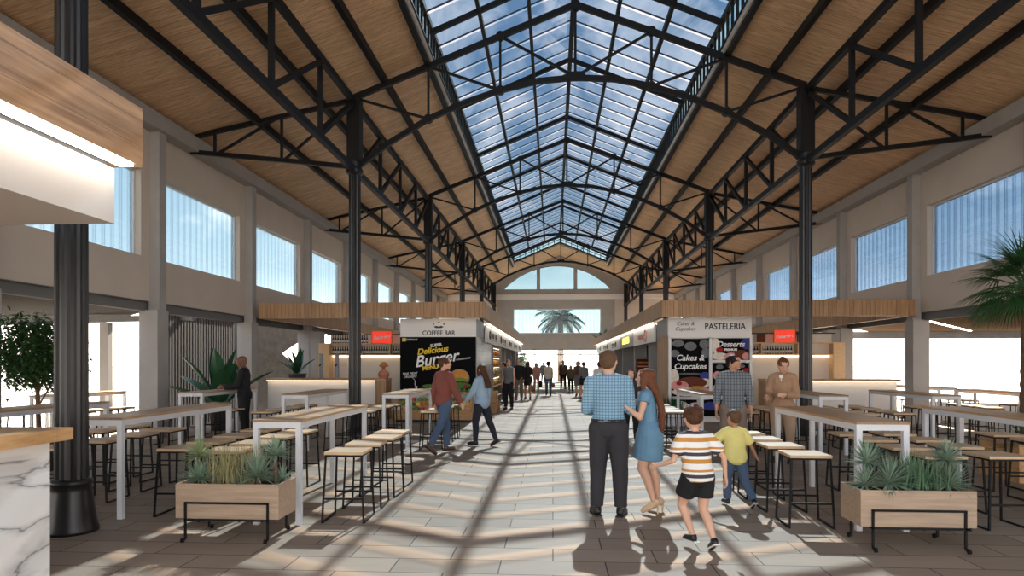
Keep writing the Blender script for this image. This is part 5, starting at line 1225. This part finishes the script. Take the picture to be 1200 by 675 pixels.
# people farther down the aisle
walkA = {'legL': ((-.02, .25, -1), (0, .05, -1), 0), 'legR': ((.02, -.2, -1), (0, -.4, -1), 20)}
stand = {'legL': ((-.05, .04, -1), (-.02, -.02, -1), 0), 'legR': ((.05, -.03, -1), (.02, -.04, -1), 0)}
far = [
 ('man in a dark grey vest and black trousers standing by the left shop row', -1.55, 22.7, 160, 1.74, stand, [('vest', greyc, {'inf': .012, 'hem': -.02}), ('trousers', blackc), ('shoes', blk)], 'light', ('auburn', 'short'), False, (35, 0)),
 ('dark haired person in grey standing against the left shop row behind the lit rack', -1.98, 26.3, 90, 1.66, stand, [('shirt', greyc), ('trousers', charcoal), ('shoes', blk)], 'tan', ('dark', 'short'), False, (0, 0)),
 ('man in a black top half hidden behind the man in the vest', -1.50, 28.6, 170, 1.78, stand, [('shirt', blackc), ('trousers', taupe), ('shoes', blk)], 'light', ('auburn', 'short'), False, (0, 0)),
 ('woman in a short black dress carrying a brown bag', -1.12, 28.8, 5, 1.68, walkA, [('dress', blackc, {'len': .16, 'sleeve': .9}), ('shoes', blk)], 'tan', ('brown', 'bob'), True, (0, 0)),
 ('person in a pink blouse walking far down the aisle', -.95, 37.5, 185, 1.62, walkA, [('shirt', pinkc), ('trousers', pinkc), ('shoes', brownl)], 'light', ('auburn', 'bob'), True, (0, 0)),
 ('man in a dark blue top standing beyond the end doors', -.80, 54.5, 180, 1.8, stand, [('shirt', darkj), ('trousers', darkj), ('shoes', blk)], 'dark', ('dark', 'short'), False, (0, 0)),
 ('woman with dark curly hair, pale top and blue jeans walking away', -.22, 32.3, 0, 1.66, walkA, [('shirt', creamc, {'loose': .008}), ('trousers', jeans), ('shoes', brownl)], 'tan', ('dark', 'curly'), True, (0, 0)),
 ('man in a brown jacket and dark trousers far down the aisle', .64, 40.5, 178, 1.76, stand, [('jacket', brownl, {'lapel': 1}), ('trousers', blackc), ('shoes', blk)], 'tan', ('dark', 'short'), False, (0, 0)),
 ('short woman in an olive jacket and black leggings in the aisle', .98, 35.8, 175, 1.48, walkA, [('jacket', olive, {'hem': -.03}), ('leggings', blackc), ('shoes', blk)], 'light', ('auburn', 'bob'), True, (0, 0)),
 ('woman in a dark hat, jacket and long grey skirt in the aisle', 1.22, 31.8, 170, 1.70, walkA, [('jacket', brownl, {}), ('skirt', greyc, {'len': .24, 'w': .1}), ('shoes', brownl)], 'light', ('dark', 'bob'), True, (0, 0)),
 ('woman in a grey top and short black skirt in the aisle', 1.38, 29.3, 10, 1.66, walkA, [('shirt', greyc), ('skirt', blackc, {'len': .15, 'w': .11}), ('shoes', blk)], 'light', ('brown', 'short'), True, (-20, 0)),
 ('person in a white shirt seen beside the checked shirt man', 1.62, 22.6, 20, 1.68, stand, [('shirt', whitec), ('trousers', greyc), ('shoes', blk)], 'tan', ('dark', 'short'), False, (0, 0)),
 ('person with brown hair and dark top half hidden behind the hugging couple', 1.62, 13.6, 170, 1.5, stand, [('tshirt', charcoal, {}), ('trousers', blackc), ('shoes', blk)], 'light', ('brown', 'bob'), True, (0, 0)),
]
for i, (lab, x, y, rz, H, ps_, wr_, sk, hr_, fm, hd_) in enumerate(far):
    T, J, P = human('person', lab, (x, y), math.radians(rz), H, ps_, wr_, sk, hr_, fm, .011, head=hd_)
    if y > 52: T.location.z = -.1
    if 'black dress' in lab: heldbag(T, J, 'R', bag_b, (.32, .1, .26), lab='brown handbag hanging from the hand of the woman in the black dress')
    if 'curly' in lab: heldbag(T, J, 'R', bag_b, (.26, .09, .2), lab='small red brown handbag of the curly haired woman')
    if 'pink blouse' in lab: heldbag(T, J, 'L', blackc, (.3, .12, .36), 'tote_bag', 'dark tote bag carried by the person in pink')
    if 'dark hat' in lab:
        hz = H*.95; h_ = thing('hat', 'dark wide hat on the woman in the long grey skirt', 'hat', (x, y, H*.935)); MB().lathe((0, 0, 0), [(.19, 0), (.19, .012), (.1, .02), (.095, .1), (.07, .12)], 20).build('felt', blackc, h_, True); MB().lathe((0, 0, .02), [(.102, 0), (.1, .025)], 20).build('band', brownl, h_, True)
# phone held by the woman in tan and paper on the suit man's table
o = MB().box(-.15, .15, -.105, .105, 0, .004).build('paper_sheet', M['chalk']); o.location = (-7.1, 13.5, 1.071); o.rotation_euler = (0, 0, .3); tag(o, 'white sheet of paper on the table before the man in the black suit', 'paper')
# ---------------------------------------------------------------- turn every lettering curve into a mesh
bpy.context.view_layer.update(); dg = bpy.context.evaluated_depsgraph_get()
for o in [o for o in C.objects if o.type == 'FONT']:
    me = bpy.data.meshes.new_from_object(o.evaluated_get(dg)); n = bpy.data.objects.new('lettering', me); C.objects.link(n)
    n.parent = o.parent; n.location = o.location; n.rotation_euler = o.rotation_euler; n.scale = o.scale; bpy.data.objects.remove(o, do_unlink=True)
# ---------------------------------------------------------------- details become children of the part they sit on
def base(o): return o.name.split('.')[0]
for o in list(C.objects):
    if o.parent is None or o.parent.parent is not None: continue
    n, sib = base(o), o.parent.children
    tgt = None
    if n in ('lettering', 'print', 'emblem', 'arrow_print', 'yellow_mark', 'pink_mark', 'black_mark', 'cup_emblem', 'picture'):
        tgt = next((c for c in sib if base(c) in ('sign_panel', 'panel', 'sign_box', 'screen')), None)
    elif n in ('eye', 'eyebrow', 'mouth', 'iris'): tgt = next((c for c in sib if base(c) == 'body'), None)
    elif n == 'collar': tgt = next((c for c in sib if base(c) in ('shirt', 'jacket')), None)
    elif n in ('lapels', 'shirt_front', 'tie'): tgt = next((c for c in sib if base(c) == 'jacket'), None)
    elif n in ('sole', 'heel'):
        z = [c for c in sib if base(c) in ('shoe', 'boot', 'heeled_shoe')]; cen = lambda q: sum((v.co for v in q.data.vertices), V())/max(1, len(q.data.vertices))
        tgt = min(z, key=lambda c: (cen(c)-cen(o)).length) if z else None
    elif n == 'wheel':
        z = [c for c in sib if base(c) == 'caster']; cen = lambda q: sum((v.co for v in q.data.vertices), V())/max(1, len(q.data.vertices))
        tgt = min(z, key=lambda c: (cen(c)-cen(o)).length) if z else None
    elif n == 'spout': tgt = next((c for c in sib if base(c) == 'tower'), None)
    if tgt is not None and tgt is not o: o.parent = tgt
